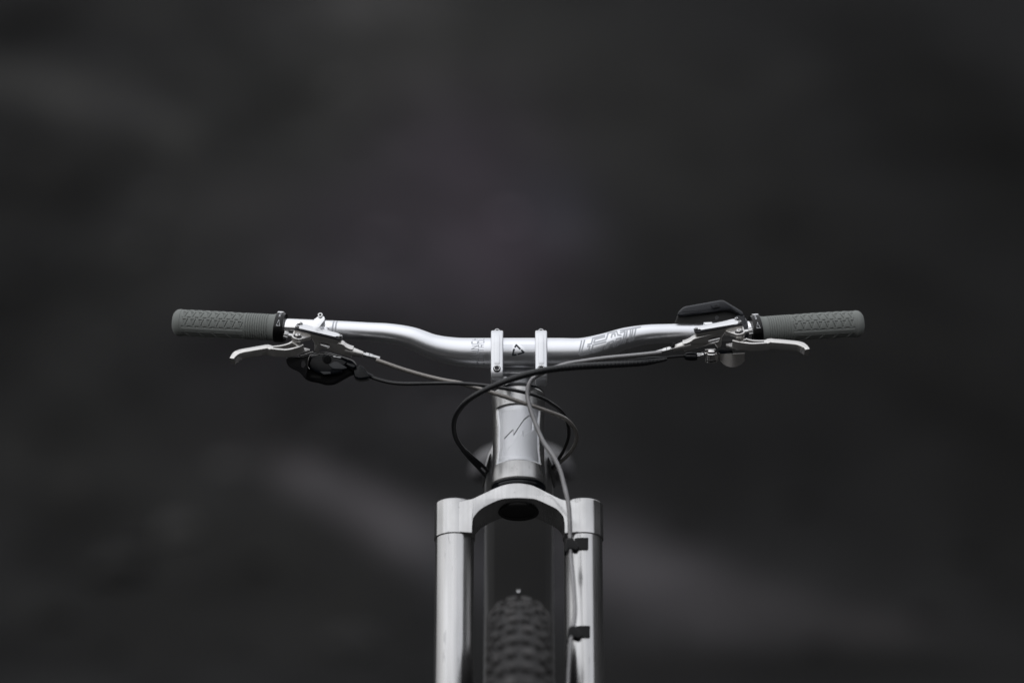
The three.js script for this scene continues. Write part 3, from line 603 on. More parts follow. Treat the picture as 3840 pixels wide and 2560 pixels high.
// ---------------------------------------------------------------- gear shifter under the left lever
{
  const pod = add('gear_shifter', [
    plate(c2([[640, 1000], [720, 900], [1000, 880], [1360, 990], [1480, 1030], [1565, 1145], [1500, 1300], [1440, 1318], [1205, 1450], [1125, 1488], [1000, 1498], [850, 1452], [720, 1432], [620, 1392], [560, 1320], [580, 1150]]), 0.012, 0.03, 12, 14),
  ], M.black, bike, 'black gear shifter pod below the brake lever');
  add('cover_plate', plate(c2([[652, 1105], [700, 935], [1000, 900], [1180, 960], [1390, 1060], [1310, 1180], [1295, 1250], [1150, 1290], [930, 1302], [820, 1265], [690, 1185]]), 0.0235, 0.013, 7, 8, [], -0.1), M.blackGloss, pod);
  add('top_cover', plate(c2([[1090, 950], [1180, 905], [1380, 1000], [1475, 1030], [1560, 1140], [1500, 1190], [1330, 1110], [1160, 1060]]), 0.02, 0.018, 7, 8, [], -0.45), M.blackGloss, pod);
  add('cover_facet', [plate(c2([[1165, 1030], [1390, 1172], [1300, 1196], [1120, 1190], [1020, 1110], [1080, 1080]]), 0.0242, 0.004, 1.5, 5, [], -0.25), plate(c2([[860, 1230], [990, 1180], [1060, 1210], [1085, 1280], [950, 1296]]), 0.0242, 0.004, 1.5, 5, [], -0.25)], std(rgb(0.008, 0.01, 0.014), 0.4), pod);
  add('edge_trim', sweep(pts(c2([[712, 925], [680, 985], [655, 1075], [652, 1140], [690, 1195]]).map(p => [...p, 0.0305])), t => (2.6 - 1.8 * t) * S, { seg: 30, n: 8 }), M.chrome, pod);
  add('thumb_paddle', plate(c2([[252, 1000], [285, 960], [420, 962], [560, 975], [650, 930], [700, 950], [660, 1100], [640, 1290], [600, 1370], [520, 1270], [470, 1235], [330, 1172], [265, 1100]]), 0.03, 0.012, 4, 9, [c2([[505, 1030], [610, 1022], [636, 1090], [612, 1150], [585, 1200], [498, 1170]])]), M.black, pod);
  add('release_lever', [sweepSection(pts(c2([[500, 965], [600, 930], [690, 895], [755, 885]]).map(p => [...p, 0.036])), rectSec(3 * S, -4 * S, 4 * S, 2 * S), V3(0, 0.8, 0.6), { seg: 20 }), plate(c2([[560, 975], [680, 925], [705, 935], [640, 1030], [610, 1010]]), 0.028, 0.006, 2, 3, [], -0.5)], M.steel, pod);
  const kp = P(1226, 1346, 0.026), kd = V3(0.25, -0.15, 0.95).normalize();
  const kn = []; for (let i = 0; i < 96; i++) { const q = i / 96 * Math.PI * 2, r = 15.5 + 0.5 * Math.sign(Math.sin(q * 24)); kn.push([Math.cos(q) * r, Math.sin(q) * r]); }
  const kx = V3().crossVectors(V3(0, 1, 0), kd).normalize(), ky = V3().crossVectors(kd, kx);
  add('knurled_cap', xf(prism(kn, 26, 2.5), frame(kp.clone().addScaledVector(kd, 4 * S), kx, ky, kd, S)), M.blackBolt, pod);
  add('cap_socket', cyl(kp.clone().addScaledVector(kd, 4.2 * S), kp.clone().addScaledVector(kd, 4.8 * S), 6 * S), M.port, pod);
  add('cable_exit', [plate(c2([[1480, 1180], [1560, 1150], [1600, 1108], [1690, 1152], [1738, 1235], [1775, 1275], [1800, 1345], [1750, 1372], [1612, 1392], [1520, 1362], [1495, 1290]]), 0.018, 0.016, 8, 8, [], -0.2), sweep(pts([[1360, 1396, .01], [1374, 1404, .01], [1396, 1414, .01]]), t => (t < 0.45 ? 10.5 : 8.5) * S, { seg: 30, n: 14 })], M.blackGloss, pod);
  const cv = document.createElement('canvas'); cv.width = 256; cv.height = 64; const c = cv.getContext('2d'); c.fillStyle = '#040404'; c.fillRect(0, 0, 256, 64); c.fillStyle = '#1c1c1d'; c.font = '46px sans-serif'; c.fillText('11', 4, 48); c.fillStyle = '#141415'; c.font = '32px sans-serif'; c.fillText('SPEED', 62, 46);
  const t = new THREE.CanvasTexture(cv); t.colorSpace = THREE.SRGBColorSpace;
  const lg = new THREE.PlaneGeometry(38 * S, 9.5 * S); lg.applyMatrix4(frame(P(1184, 1411, 0.0125), V3(Math.cos(0.1), -Math.sin(0.1), 0), V3(Math.sin(0.1), Math.cos(0.1), 0), V3(0, 0, 1)));
  add('printed_mark', lg, std(rgb(1, 1, 1), 0.5, 0, { map: t }), pod);
  add('silver_mark', plate(c2([[1118, 945], [1150, 940], [1190, 962], [1268, 968], [1270, 986], [1225, 984], [1190, 974], [1125, 966]]), 0.0232, 0.003, 0.5, 2, [], -0.4), M.cncBright, pod);
}

// ---------------------------------------------------------------- seatpost remote under the right lever
{
  const rem = add('seatpost_remote', [
    cyl(P(2668, 1319, 0.02), P(2668, 1353, 0.016), 26 * S, 26 * S, 40, 2 * S), cyl(P(2668, 1310, 0.018), P(2668, 1320, 0.018), 20 * S, 22 * S, 30, 1 * S),
    plate(c6([[800, 1075], [900, 1062], [1000, 1060], [1015, 1120], [1030, 1140], [800, 1135]]), 0.022, 0.012, 2, 4),
  ], M.chrome, bike, 'polished thumb remote below the brake lever');
  add('pivot_pad', cyl(P(2668, 1352, 0.02), P(2668, 1358, 0.02), 22 * S, 14 * S, 30, 1 * S), M.black, rem);
  // curved paddle: outline bent round an upright axis
  const PB = [[2697, 1336], [2702, 1352], [2712, 1364], [2724, 1372], [2742, 1377], [2762, 1375], [2780, 1366.5], [2789, 1359], [2793, 1352]];
  const padBottom = X => { let i = 0; while (i < PB.length - 2 && X > PB[i + 1][0]) i++; return mix(PB[i][1], PB[i + 1][1], clamp((X - PB[i][0]) / (PB[i + 1][0] - PB[i][0]))); };
  const pad = surface(36, 20, (i, j) => {
    const X = mix(2697, 2793, i), yt = X < 2745 ? 1326 + 1.5 * Math.sin((X - 2697) / 48 * Math.PI) : mix(1328, 1325, (X - 2745) / 48), yb = padBottom(X);
    const q = (X - 2745) / 48, z = 0.031 - 0.012 * q * q;
    return { p: P(X, mix(yt, yb, j), z - 0.002 * j) };
  });
  const padBack = surface(36, 20, (i, j) => {
    const X = mix(2697, 2793, i), yt = X < 2745 ? 1326 + 1.5 * Math.sin((X - 2697) / 48 * Math.PI) : mix(1328, 1325, (X - 2745) / 48), yb = padBottom(X);
    const q = (X - 2745) / 48, z = 0.026 - 0.012 * q * q;
    return { p: P(X, mix(yt - 2.5, yb, j), z - 0.002 * j) };
  });
  const rimS = surface(36, 1, (i, j) => { const X = mix(2697, 2793, i), yt = X < 2745 ? 1326 + 1.5 * Math.sin((X - 2697) / 48 * Math.PI) : mix(1328, 1325, (X - 2745) / 48), q = (X - 2745) / 48; return { p: P(X, yt - (1 - j) * 2.5, mix(0.026, 0.031, j) - 0.012 * q * q) }; });
  add('thumb_paddle', [flip(pad), padBack, flip(rimS)], std(rgb(0.62, 0.6, 0.58), 0.42, 1), rem);
  add('remote_arm', plate(c6([[1030, 1090], [1090, 1060], [1300, 1090], [1330, 1165], [1240, 1175], [1090, 1160]]), 0.024, 0.008, 2, 5), M.blackGloss, rem);
  add('barrel_adjuster', [rev(P(2567, 1336, 0.018), P(2616, 1337, 0.018).sub(P(2567, 1336, 0.018)), [[0, 0], [9 * S, 0], [13 * S, 4 * S], [16.5 * S, 20 * S], [15.5 * S, 42 * S], [13 * S, 48 * S], [0, 49 * S]], 14, 0.2)], M.blackGloss, rem);
  add('cable_nipple', [cyl(P(2614, 1327, 0.02), P(2632, 1327, 0.02), 3.6 * S, 3.6 * S, 16), cyl(P(2612, 1333, 0.02), P(2636, 1334, 0.02), 3.6 * S, 3.6 * S, 16), rev(P(2626, 1330, 0.02), V3(1, 0, 0), [[0, 0], [5 * S, 0], [9 * S, 7 * S], [8 * S, 13 * S], [0, 14 * S]], 20)], M.polished, rem);
}

// ---------------------------------------------------------------- display above the bar on the right
{
  const zd = -0.012;
  const disp = add('display', [
    plate(c6([[300, 430, 6], [318, 390, 30], [402, 290, 30], [1100, 163, 30], [1160, 172, 30], [1490, 375, 20], [1525, 440], [1480, 468], [1300, 350, 60], [1200, 345, 60], [435, 442, 20], [330, 440, 20]]), zd + 0.004, 0.034, 9, 6, [], -0.12),
  ], M.display, bike, 'black display unit standing behind the bar by the right lever');
  add('housing_back', plate(c6([[242, 606], [320, 410], [420, 420], [1230, 320], [1470, 440], [1520, 560], [1500, 680], [1000, 690], [300, 625]]), zd - 0.006, 0.03, 4, 8, [], -0.1), M.port, disp);
  add('power_button', plate(c6([[918, 262], [1060, 240], [1078, 250], [1080, 300], [945, 318]]), zd + 0.0062, 0.004, 1, 2, [], -0.12), M.display, disp);
  const rg = new THREE.TorusGeometry(4.4 * S, 0.7 * S, 6, 20); rg.translate(...P(2685.5, 1147, zd + 0.0065).toArray());
  add('button_symbol', rg, M.port, disp);
  const rb = barAt(2782);
  add('clamp_ring', surface(8, 60, (i, j) => { const b = barAt(mix(2765, 2799, i)), ph = j * Math.PI * 2 - Math.PI, r = b.R + (i < 0.05 || i > 0.95 ? 10 : 13) * S; return { p: b.p.clone().addScaledVector(b.fr, Math.cos(ph) * r).addScaledVector(b.up, Math.sin(ph) * r) }; }, true), M.display, disp);
  add('mount_arm', [plate(c6([[1350, 455], [1490, 430], [1535, 450], [1555, 560], [1560, 700], [1500, 720], [1400, 600]]), zd + 0.004, 0.02, 5, 8, [], -0.2)], M.display, disp);
  add('mount_foot', plate(c6([[965, 560], [1110, 540], [1160, 585], [1150, 640], [1000, 640]]), 0.004, 0.012, 4, 5, [], -0.5), M.display, disp);
  const bp = P(2689, 1192.5, 0.002), bd = V3(0, 0.35, 0.94).normalize();
  add('mount_bolt', socketBolt(bp, bd, 7.2 * S, 5 * S, 0.5), M.blackBolt, disp);
  add('bolt_rim', new THREE.TorusGeometry(7 * S, 0.6 * S, 8, 24).applyMatrix4(new THREE.Matrix4().compose(bp.clone().addScaledVector(bd, 3.4 * S), new THREE.Quaternion().setFromUnitVectors(V3(0, 0, 1), bd), V3(1, 1, 1))), M.blackBolt, disp);
}

// ---------------------------------------------------------------- stem
{
  const Cb = (() => { const d = BARC.clone().sub(Q0); return [d.dot(Uv) / S, d.dot(Nv) / S]; })();      // bar centre in (u, n)
  const toW = (u, n) => axFrame(Cb[0] + u, Cb[1] + n);
  const side = (x0, x1, poly, r, bev) => { // profile given as (n, u), running from x0 to x1
    const g = prism(rounded(poly, r), x1 - x0, bev, [], 0.45);
    return xf(g, new THREE.Matrix4().makeBasis(Nv.clone().multiplyScalar(S), Uv.clone().multiplyScalar(S), Xv.clone().multiplyScalar(-S)).setPosition(AX(x0, Cb[0], Cb[1])));
  };
  const xl = [-103.5, -57.5], xr = [62, 107];
  const body = [];
  for (const [a, b] of [xl, xr]) body.push(side(a + 3, b - 3, [[-10, 74], [-60, 60], [-95, 30], [-95, -50], [-50, -92], [-2, -120], [-2, 70]], 14, 4));
  body.push(side(-96, 100, [[-52, 40], [-95, 30], [-95, -56], [-58, -62]], 8, 4));
  body.push(rev(AX(0, Cb[0] - 92, 0), Uv, [[0, 0], [58 * S, 0], [62 * S, 5 * S], [62 * S, 128 * S], [56 * S, 136 * S], [0, 136 * S]], 48, 0.4));
  const stem = add('stem', body, M.stem);
  for (const [a, b] of [xl, xr]) {
    const fp = [[-1, 80, 6], [30, 80, 16], [56, 62, 26], [72, 20, 40], [74, -40, 60], [74, -112, 10], [60, -136, 12], [-1, -138, 4]];
    const f = side(a, b, fp, 6, 6), rib = side(a + 12, b - 12, fp.map(p => [p[0] + (p[0] > 0 ? 2.2 : 0), p[1] + (p[1] > 60 ? -6 : p[1] < -100 ? 30 : 0), p[2]]), 6, 2);
    add('faceplate', [f, rib], M.stem, stem);
    const mid = (a + b) / 2;
    // lower bolt, looking forward; raised black disc stands in for counterbore shade
    const q = AX(mid, Cb[0] - 102, Cb[1] + 73.5);
    add('recess_shade_disc', cyl(q, q.clone().addScaledVector(Nv, 1.6 * S), 14.2 * S, 14.2 * S, 32), M.port, stem);
    add('faceplate_bolt', rev(q.clone().addScaledVector(Nv, 1 * S), Nv, [[0, 0], [11 * S, 0], [11 * S, 4 * S], [10 * S, 5.5 * S], [7.8 * S, 5.5 * S], [7.4 * S, 2 * S], [0, 1.8 * S]], 28, 0.3), M.blackBolt, stem);
    add('bolt_rim', new THREE.TorusGeometry(9.6 * S, 0.95 * S, 8, 32).applyMatrix4(new THREE.Matrix4().compose(q.clone().addScaledVector(Nv, 6.2 * S), new THREE.Quaternion().setFromUnitVectors(V3(0, 0, 1), Nv), V3(1, 1, 1))), M.polished, stem);
    // upper bolt peeps over the top edge
    const t = AX(mid, Cb[0] + 84, Cb[1] + 2), td = V3(0, 0.25, 0.97).normalize();
    add('faceplate_bolt', rev(t, td, [[0, 0], [11.5 * S, 0], [11.5 * S, 12 * S], [10 * S, 14 * S], [7.6 * S, 14 * S], [7.2 * S, 6 * S], [0, 6 * S]], 28, 0.3), M.steel, stem);
    add('bolt_socket', cyl(t.clone().addScaledVector(td, 6.2 * S), t.clone().addScaledVector(td, 7 * S), 7.2 * S), M.port, stem);
  }
}

// ---------------------------------------------------------------- head tube with its milled pocket, relief and headset
const uT = axU(1443, 100), uB = axU(1787, 104);
{
  const emb = [[870, 1125], [890, 870], [1030, 735], [1035, 820], [1200, 590], [1345, 500], [1345, 742], [1190, 835], [1183, 750], [1112, 832]].map(([x, y]) => { const X = 1660 + x * 0.2551, Y = 1420 + y * 0.2551, s = clamp((X - 1944) / 99, -0.99, 0.99); return [X, Y - (1 - Math.sqrt(1 - s * s)) * 42]; });
  const sd = (px, py) => { // signed distance to the emblem outline, positive inside
    let d = 1e9, ins = false;
    for (let i = 0, j = emb.length - 1; i < emb.length; j = i++) {
      const [ax_, ay] = emb[j], [bx, by] = emb[i], ex = bx - ax_, ey = by - ay, t = clamp(((px - ax_) * ex + (py - ay) * ey) / (ex * ex + ey * ey));
      d = Math.min(d, Math.hypot(px - ax_ - ex * t, py - ay - ey * t));
      if ((by > py) !== (ay > py) && px < (ax_ - bx) * (py - by) / (ay - by) + bx) ins = !ins;
    }
    return ins ? d : -d;
  };
  const Rof = t => 96.5 + 7 * (1 - sstep(0, 0.3, t)) + 4 * sstep(0.72, 1, t);
  const info = (t, phi) => {
    const u = mix(uB, uT, t), R0 = Rof(t), pc = AX(0, u, R0), Yc = 1280 + (H - pc.y) / PX(pc.z);
    const X = 1944.5 + R0 * Math.sin(phi) * 1.008;
    let r = R0, e = -1;
    if (Math.abs(phi) < 1.5) {
      const wx = 80 + 5 * sstep(1580, 1520, Yc) + 7 * sstep(1660, 1735, Yc), dx = wx - Math.abs(X - 1944.5), dy = Math.min(Yc - 1510, 1724 - Yc);
      const q = Math.min(dx, dy) - 1.5 * Math.max(0, 6 - Math.abs(dx - dy)) / 6;
      r -= 5.5 * sstep(-1, 7, q);
      const hx = 71 - Math.abs(X - 1944.5), hy = Math.min(Yc - 1533, 1704 - Yc), h = Math.min(hx, hy);
      if (h > -1) {
        e = sd(X, Yc);
        const arc = R0 * phi, w = (arc * 0.8 + Yc * 0.95) / 7.4, groove = 0.5 - 0.5 * Math.cos(w * Math.PI * 2);
        const inn = sstep(-1, 1.2, h);
        r += inn * (-0.75 * groove) * (1 - sstep(-0.9, 0.9, e)) - inn * 3.2 * sstep(-1.1, 1.1, e);
      }
    }
    if (t < 0.012) r -= 2 * (1 - t / 0.012); if (t > 0.988) r -= 2 * (t - 0.988) / 0.012;
    return { u, r, e, k: r < R0 - 2.2 };
  };
  const nu = 360, nv = 460, mask = [], pock = [];
  const g = surface(nu, nv, (i, j) => { const phi = (j - 0.5) * 220 * RAD, o = info(i, phi); mask.push(o.e > 0); pock.push(o.k); return { p: AX(o.r * Math.sin(phi), o.u, o.r * Math.cos(phi)), u: j * 0.6, v: i * 0.5 }; });
  const A = [], E = [], K = [], ix = g.index.array;
  for (let i = 0; i < ix.length; i += 3) (mask[ix[i]] && mask[ix[i + 1]] && mask[ix[i + 2]] ? E : pock[ix[i]] && pock[ix[i + 1]] && pock[ix[i + 2]] ? K : A).push(ix[i], ix[i + 1], ix[i + 2]);
  const eg = g.clone(), kg = g.clone(); eg.setIndex(E); kg.setIndex(K); g.setIndex(A);
  const back = surface(40, 60, (i, j) => { const phi = (110 + j * 140) * RAD, o = info(i, phi); return { p: AX(o.r * Math.sin(phi), o.u, o.r * Math.cos(phi)), u: j * 0.4, v: i * 0.5 }; });
  const top = rev(AX(0, uT - 0.5, 0), Uv, [[0, 0], [98 * S, 0], [90 * S, 1.2 * S], [0, 1.2 * S]], 64);
  const ht = add('head_tube', [g, back, top], M.head);
  add('milled_pocket', kg.toNonIndexed(), M.milled, ht);
  add('mountain_emblem', eg.toNonIndexed(), M.milled, ht, 'sunken mountain outline milled into the head tube');
  add('bearing_cover', rev(AX(0, uT + 1, 0), Uv, [[0, 0], [98.5 * S, 0], [98.5 * S, 6 * S], [94 * S, 8.5 * S], [70 * S, 16 * S], [0, 16 * S]], 64, 0.4), M.blackGloss);
  add('headset_spacer', rev(AX(0, uT + 15, 0), Uv, [[0, 0], [60 * S, 0], [56 * S, 8 * S], [56 * S, 12 * S], [0, 12 * S]], 48, 0.4), M.stem);
  add('lower_seal', rev(AX(0, uB - 22, 0), Uv, [[0, 0], [92 * S, 0], [99 * S, 4 * S], [100 * S, 12 * S], [97 * S, 14 * S], [101 * S, 17 * S], [101 * S, 22.5 * S], [0, 22.5 * S]], 72, 0.4), M.blackGloss);
}

// ---------------------------------------------------------------- frame behind: down tube, top tube, seat post, saddle
{
  const st = [[1600, -0.075, 0.5], [1650, -0.068, 0.66], [1690, -0.065, 0.77], [1725, -0.063, 0.9], [1770, -0.062, 1.0], [1850, -0.072, 1.0], [2100, -0.145, 1.005], [2350, -0.225, 1.01], [2600, -0.31, 1.02], [2900, -0.42, 1.03]];
  const sec = rounded([[-104, 0, 16], [104, 0, 16], [129, -34, 30], [129, -150, 40], [60, -200, 40], [-60, -200, 40], [-129, -150, 40], [-129, -34, 30]], 20, 5);
  const nrm = V3(0, -0.62, 0.78).normalize(), n = sec.length, pos = [], idx = [];
  const uvs = [];
  for (const [Y, z, k] of st) { const c = P(1946.5, Y, z); for (const [x, m] of sec) { const v = c.clone().addScaledVector(Xv, x * k * PX(z)).addScaledVector(nrm, m * PX(z) * mix(0.3, 1, sstep(1740, 2000, Y))); pos.push(v.x, v.y, v.z); } }
  for (let i = 0; i + 1 < st.length; i++) for (let j = 0; j < n; j++) { const a = i * n + j, b = i * n + (j + 1) % n; idx.push(a, b, a + n, a + n, b, b + n); }
  const g = new THREE.BufferGeometry(); g.setAttribute('position', new THREE.Float32BufferAttribute(pos, 3)); g.setIndex(idx);
  const dg = toCreasedNormals(g, 0.6);
  const dt = add('down_tube', (() => { const q = dg; q.setAttribute('uv', new THREE.BufferAttribute(new Float32Array(q.attributes.position.count * 2), 2)); return q; })(), std(rgb(0.52, 0.52, 0.525), 0.56, 1, { side: THREE.DoubleSide }));
  add('underside_bolt', socketBolt(P(1944, 2217, -0.183), V3(0, 0.25, 0.95), 9 * S, 12 * S, 0.4), M.polished, dt);
  for (const poly of [[[2053, 1715], [2058, 1714], [2073, 1749], [2084, 1781], [2082, 1826], [2077, 1832], [2069, 1806], [2060, 1757]], [[1842, 1699], [1836, 1704], [1822, 1749], [1816, 1777], [1810, 1789], [1808, 1826], [1812, 1832], [1817, 1816], [1826, 1777], [1834, 1765], [1840, 1722]]])
    add('cable_port', plate(poly, -0.052, 0.012, 2, 3), M.port, dt);
  add('top_tube', sweep([AX(0, uT - 130, -60), V3(BASE.x, AX(0, uT - 150, 0).y - 0.03, -0.3), V3(BASE.x, AX(0, uT, 0).y - 0.17, -0.66)], t => mix(0.022, 0.019, t), { seg: 30, n: 24 }), M.frame);
  add('seat_tube', sweep([P(1946, 2000, -0.7), P(1946, 2700, -0.62)], 0.019, { seg: 6, n: 20 }), M.frame);
  add('seat_post', sweep([P(1946, 1780, -0.765), P(1946, 2010, -0.7)], 0.0158, { seg: 6, n: 20 }), M.black);
  // saddle: lofted dome, narrow nose to the front
  const k = PX(-0.75), c = P(1956, 1662, -0.75);
  const sg = surface(40, 48, (i, j) => {
    const zz = mix(0.135, -0.14, i), w = mix(0.021, 0.0745, sstep(0.3, 0.85, i)) * Math.sqrt(clamp(1 - ((i - 0.5) / 0.505) ** 8)), q = j * Math.PI * 2;
    const topY = -0.006 + 0.012 * (i - 0.45) - 0.02 * (1 - sstep(0, 0.25, i)), co = Math.cos(q), si = Math.sin(q), ht = mix(0.02, 0.046, sstep(0.35, 0.85, i));
    const y = topY - ht + (si > 0 ? ht * Math.pow(si, 0.8) : 0.014 * si);
    return { p: V3(c.x + w * Math.sign(co) * Math.pow(Math.abs(co), 0.85), c.y + y, c.z + zz) };
  }, true);
  const sd = add('saddle', sg, std(rgb(0.075, 0.073, 0.078), 0.55, 0, { side: THREE.DoubleSide }));
  for (const x of [-0.022, 0.022]) add('saddle_rail', sweep([V3(c.x + x * 0.6, c.y - 0.03, c.z + 0.1), V3(c.x + x, c.y - 0.06, c.z + 0.03), V3(c.x + x, c.y - 0.06, c.z - 0.04), V3(c.x + x * 1.4, c.y - 0.04, c.z - 0.12)], 0.0037, { seg: 24, n: 10 }), M.blackBolt, sd);
}

// ---------------------------------------------------------------- fork: crown, legs, hose clips
{
  const nF = 112, F = list => list.map(p => { const q = ax(p[0], p[1], nF); return [q[0], q[1], p[2]]; });
  const bridge = F(cS([[300, 420, 5], [480, 368, 40], [560, 357, 60], [650, 312, 40], [830, 228, 60], [955, 178, 60], [1120, 156, 120], [1285, 182, 60], [1420, 250, 60], [1565, 322, 40], [1660, 368, 40], [1760, 375, 30], [1950, 420, 5], [1950, 760, 5], [1690, 785, 4], [1688, 650, 40], [1672, 575, 60], [1600, 490, 60], [1400, 395, 60], [1320, 364, 60], [1120, 352, 200], [950, 362, 60], [880, 380, 60], [760, 432, 60], [650, 497, 60], [580, 582, 60], [562, 640, 40], [560, 780, 4], [300, 760, 5]]));
  const bg = xf(prism(rounded(bridge, 12, 6), 178, 4.5, [], 0.35, 3), axFrame(0, nF));
  const parts = [bg];
  const legs = [];
  for (const [X, R] of [[1704, 76], [2187.5, 75.5]]) {
    const n0 = 38, [x] = ax(X, 1930, n0 + R), uT_ = axU(1864, n0 + R), uB_ = axU(1996, n0 + R);
    parts.push(rev(AX(x, uB_, n0), Uv, [[70 * S, 2 * S], [R * S - 2.5 * S, 0], [R * S, 2.5 * S], [R * S, (uT_ - uB_ - 5) * S], [(R - 5) * S, (uT_ - uB_) * S], [40 * S, (uT_ - uB_ + 2) * S], [0, (uT_ - uB_ + 2) * S]], 72, 0.4));
    legs.push([x, n0, uB_, uT_, R]);
  }
  // brushed plate-like crown gets the raw tube finish through planar metres
  const cg = merge(parts); { const p = cg.attributes.position, uv = cg.attributes.uv; for (let i = 0; i < p.count; i++) uv.setXY(i, p.getX(i) * 4, p.getY(i) * 4); }
  const crown = add('fork_crown', cg, M.raw);
  const uh = axU(1868, nF);
  add('bore_shade_disc', rev(AX(0, uh - 12, 0), Uv, [[0, 6 * S], [60 * S, 6 * S], [64 * S, 1 * S], [74 * S, 0], [77 * S, 4 * S], [77 * S, 20 * S], [0, 20 * S]], 64, 0.4), M.port, crown);  // near-black raised disc stands in for the shade inside the steerer hole
  for (const [x, n0, , u1] of legs) add('top_cap', rev(AX(x, u1 + 1, n0), Uv, [[0, 0], [36 * S, 0], [36 * S, 6 * S], [30 * S, 9 * S], [0, 9 * S]], 40), M.cncBright, crown);
  legs.forEach(([x, n0, u0, , R], i) => {
    const uEnd = u0 - 1560, r0 = R - 4.5;
    const leg = add('fork_leg', rev(AX(x, uEnd, n0), Uv, [[0, 0], [60 * S, 0], [64 * S, 8 * S], [66 * S, 500 * S], [r0 * S, 900 * S], [r0 * S, 1561 * S]].map(q => q), 96, 0.3), M.raw);
    const fr = AX(x, 0, n0 + r0);
    if (i === 1) for (const [Y, dx] of [[2040, 0], [2370, 6]]) {
      const rr = r0 + 1, tab = (X0, X1, Y0, Y1, th) => { // pad bent round the leg
        const nn = 14, fn = (i, j, o) => { const X = mix(X0, X1, i), YY = mix(Y0, Y1, j), xx = ax(X, YY, n0 + rr)[0] - x, ph = Math.asin(clamp(xx / rr, -0.99, 0.99)), uu = axU(YY, n0 + rr); return { p: AX(x + (rr + o) * Math.sin(ph), uu, n0 + (rr + o) * Math.cos(ph)) }; };
        const o = flip(surface(nn, 6, (i, j) => fn(i, j, th))), e = [[0, null], [1, null]].map(([v]) => surface(6, 1, (a, b) => fn(v, a, b * th))), f = [0, 1].map(v => surface(nn, 1, (a, b) => fn(a, v, b * th)));
        return [o, ...e, ...f];
      };
      const hx = (Y < 2200 ? 2139 : 2149), n1 = n0 + r0 * Math.sqrt(Math.max(0.1, 1 - ((hx - 2187) / 72) ** 2)) + 12;
      const [cx, cu] = ax(hx, Y - 1, n1);
      const clip = add('hose_clip', [...tab(2158 + dx, 2205 + dx, Y - 22, Y + 20, 7), xf(prism(rounded([[-22, -34, 3], [-17, 8, 8], [-10, 20, 8], [12, 20, 8], [16, 6, 5], [26, -2, 6], [34, -14, 6], [22, -30, 6], [4, -22, 5], [-6, -22, 5], [-12, -36, 3]], 6), 40, 3), frame(P(hx, Y, Y < 2200 ? 0.147 : 0.216).addScaledVector(Nv, 13 * S), Xv, Uv, Nv, S))], std(rgb(0.003, 0.003, 0.0035), 0.5, 0, { side: THREE.DoubleSide, specularIntensity: 0.5 }), leg);
    }
  });
}

// ---------------------------------------------------------------- front tyre with tread, rim
{
  const c = V3(BASE.x, 0.3705, BASE.z), Rt = 0.372, rs = 0.0325, Rm = Rt - rs - 0.004;
  const carcass = new THREE.TorusGeometry(Rm, rs, 36, 160); carcass.rotateY(Math.PI / 2); carcass.translate(c.x, c.y, c.z);
  const tyre = add('tyre', carcass, M.tyre);
  const kn = [], kb = (w, l, h) => { const g = new RoundedBoxGeometry(w, h, l, 2, 0.0012); return g; };
  const K = { c: kb(0.0105, 0.0115, 0.009), m: kb(0.0095, 0.0105, 0.009), e: kb(0.01, 0.0105, 0.009) };
  const put = (g, ang, th, yaw = 0) => { // ang round the wheel from the top, th across the tread
    const m = new THREE.Matrix4().makeTranslation(c.x, c.y, c.z).multiply(new THREE.Matrix4().makeRotationX(ang)).multiply(new THREE.Matrix4().makeTranslation(0, Rm, 0)).multiply(new THREE.Matrix4().makeRotationZ(-th)).multiply(new THREE.Matrix4().makeTranslation(0, rs + 0.0005, 0)).multiply(new THREE.Matrix4().makeRotationY(yaw));
    const q = g.clone().applyMatrix4(m), n = q.attributes.position.count, t = 0.75 + 0.9 * Math.pow(rnd(), 1.6) * (Math.abs(th) < 0.5 ? 1.15 : 0.8), col = new Float32Array(n * 3);
    for (let i = 0; i < n; i++) { col[i * 3] = 0.032 * t; col[i * 3 + 1] = 0.0302 * t; col[i * 3 + 2] = 0.03 * t; }
    q.setAttribute('color', new THREE.BufferAttribute(col, 3)); kn.push(q);
  };
  const rows = 92;
  for (let i = 0; i < rows; i++) {
    const a = i / rows * Math.PI * 2;
    if (i % 2) { put(K.c, a, 0.26, 0.12); put(K.c, a, -0.26, -0.12); } else { put(K.c, a, 0.2, -0.1); put(K.c, a, -0.2, 0.1); put(K.m, a, 0.62); put(K.m, a, -0.62); }
    if (i % 2) { put(K.m, a, 0.74, 0.2); put(K.m, a, -0.74, -0.2); }
    put(K.e, a + 0.012, 1.06); put(K.e, a + 0.012, -1.06);
  }
  const tread = add('tread', mergeGeometries(kn), std(rgb(1, 1, 1), 0.75, 0, { vertexColors: true }), tyre); tread.userData.kind = 'stuff';
  const rim = new THREE.TorusGeometry(Rm - 0.036, 0.013, 16, 120); rim.rotateY(Math.PI / 2); rim.scale(1.2, 1, 1); rim.translate(c.x - 0, c.y, c.z);
  add('rim', rim, M.black);
}

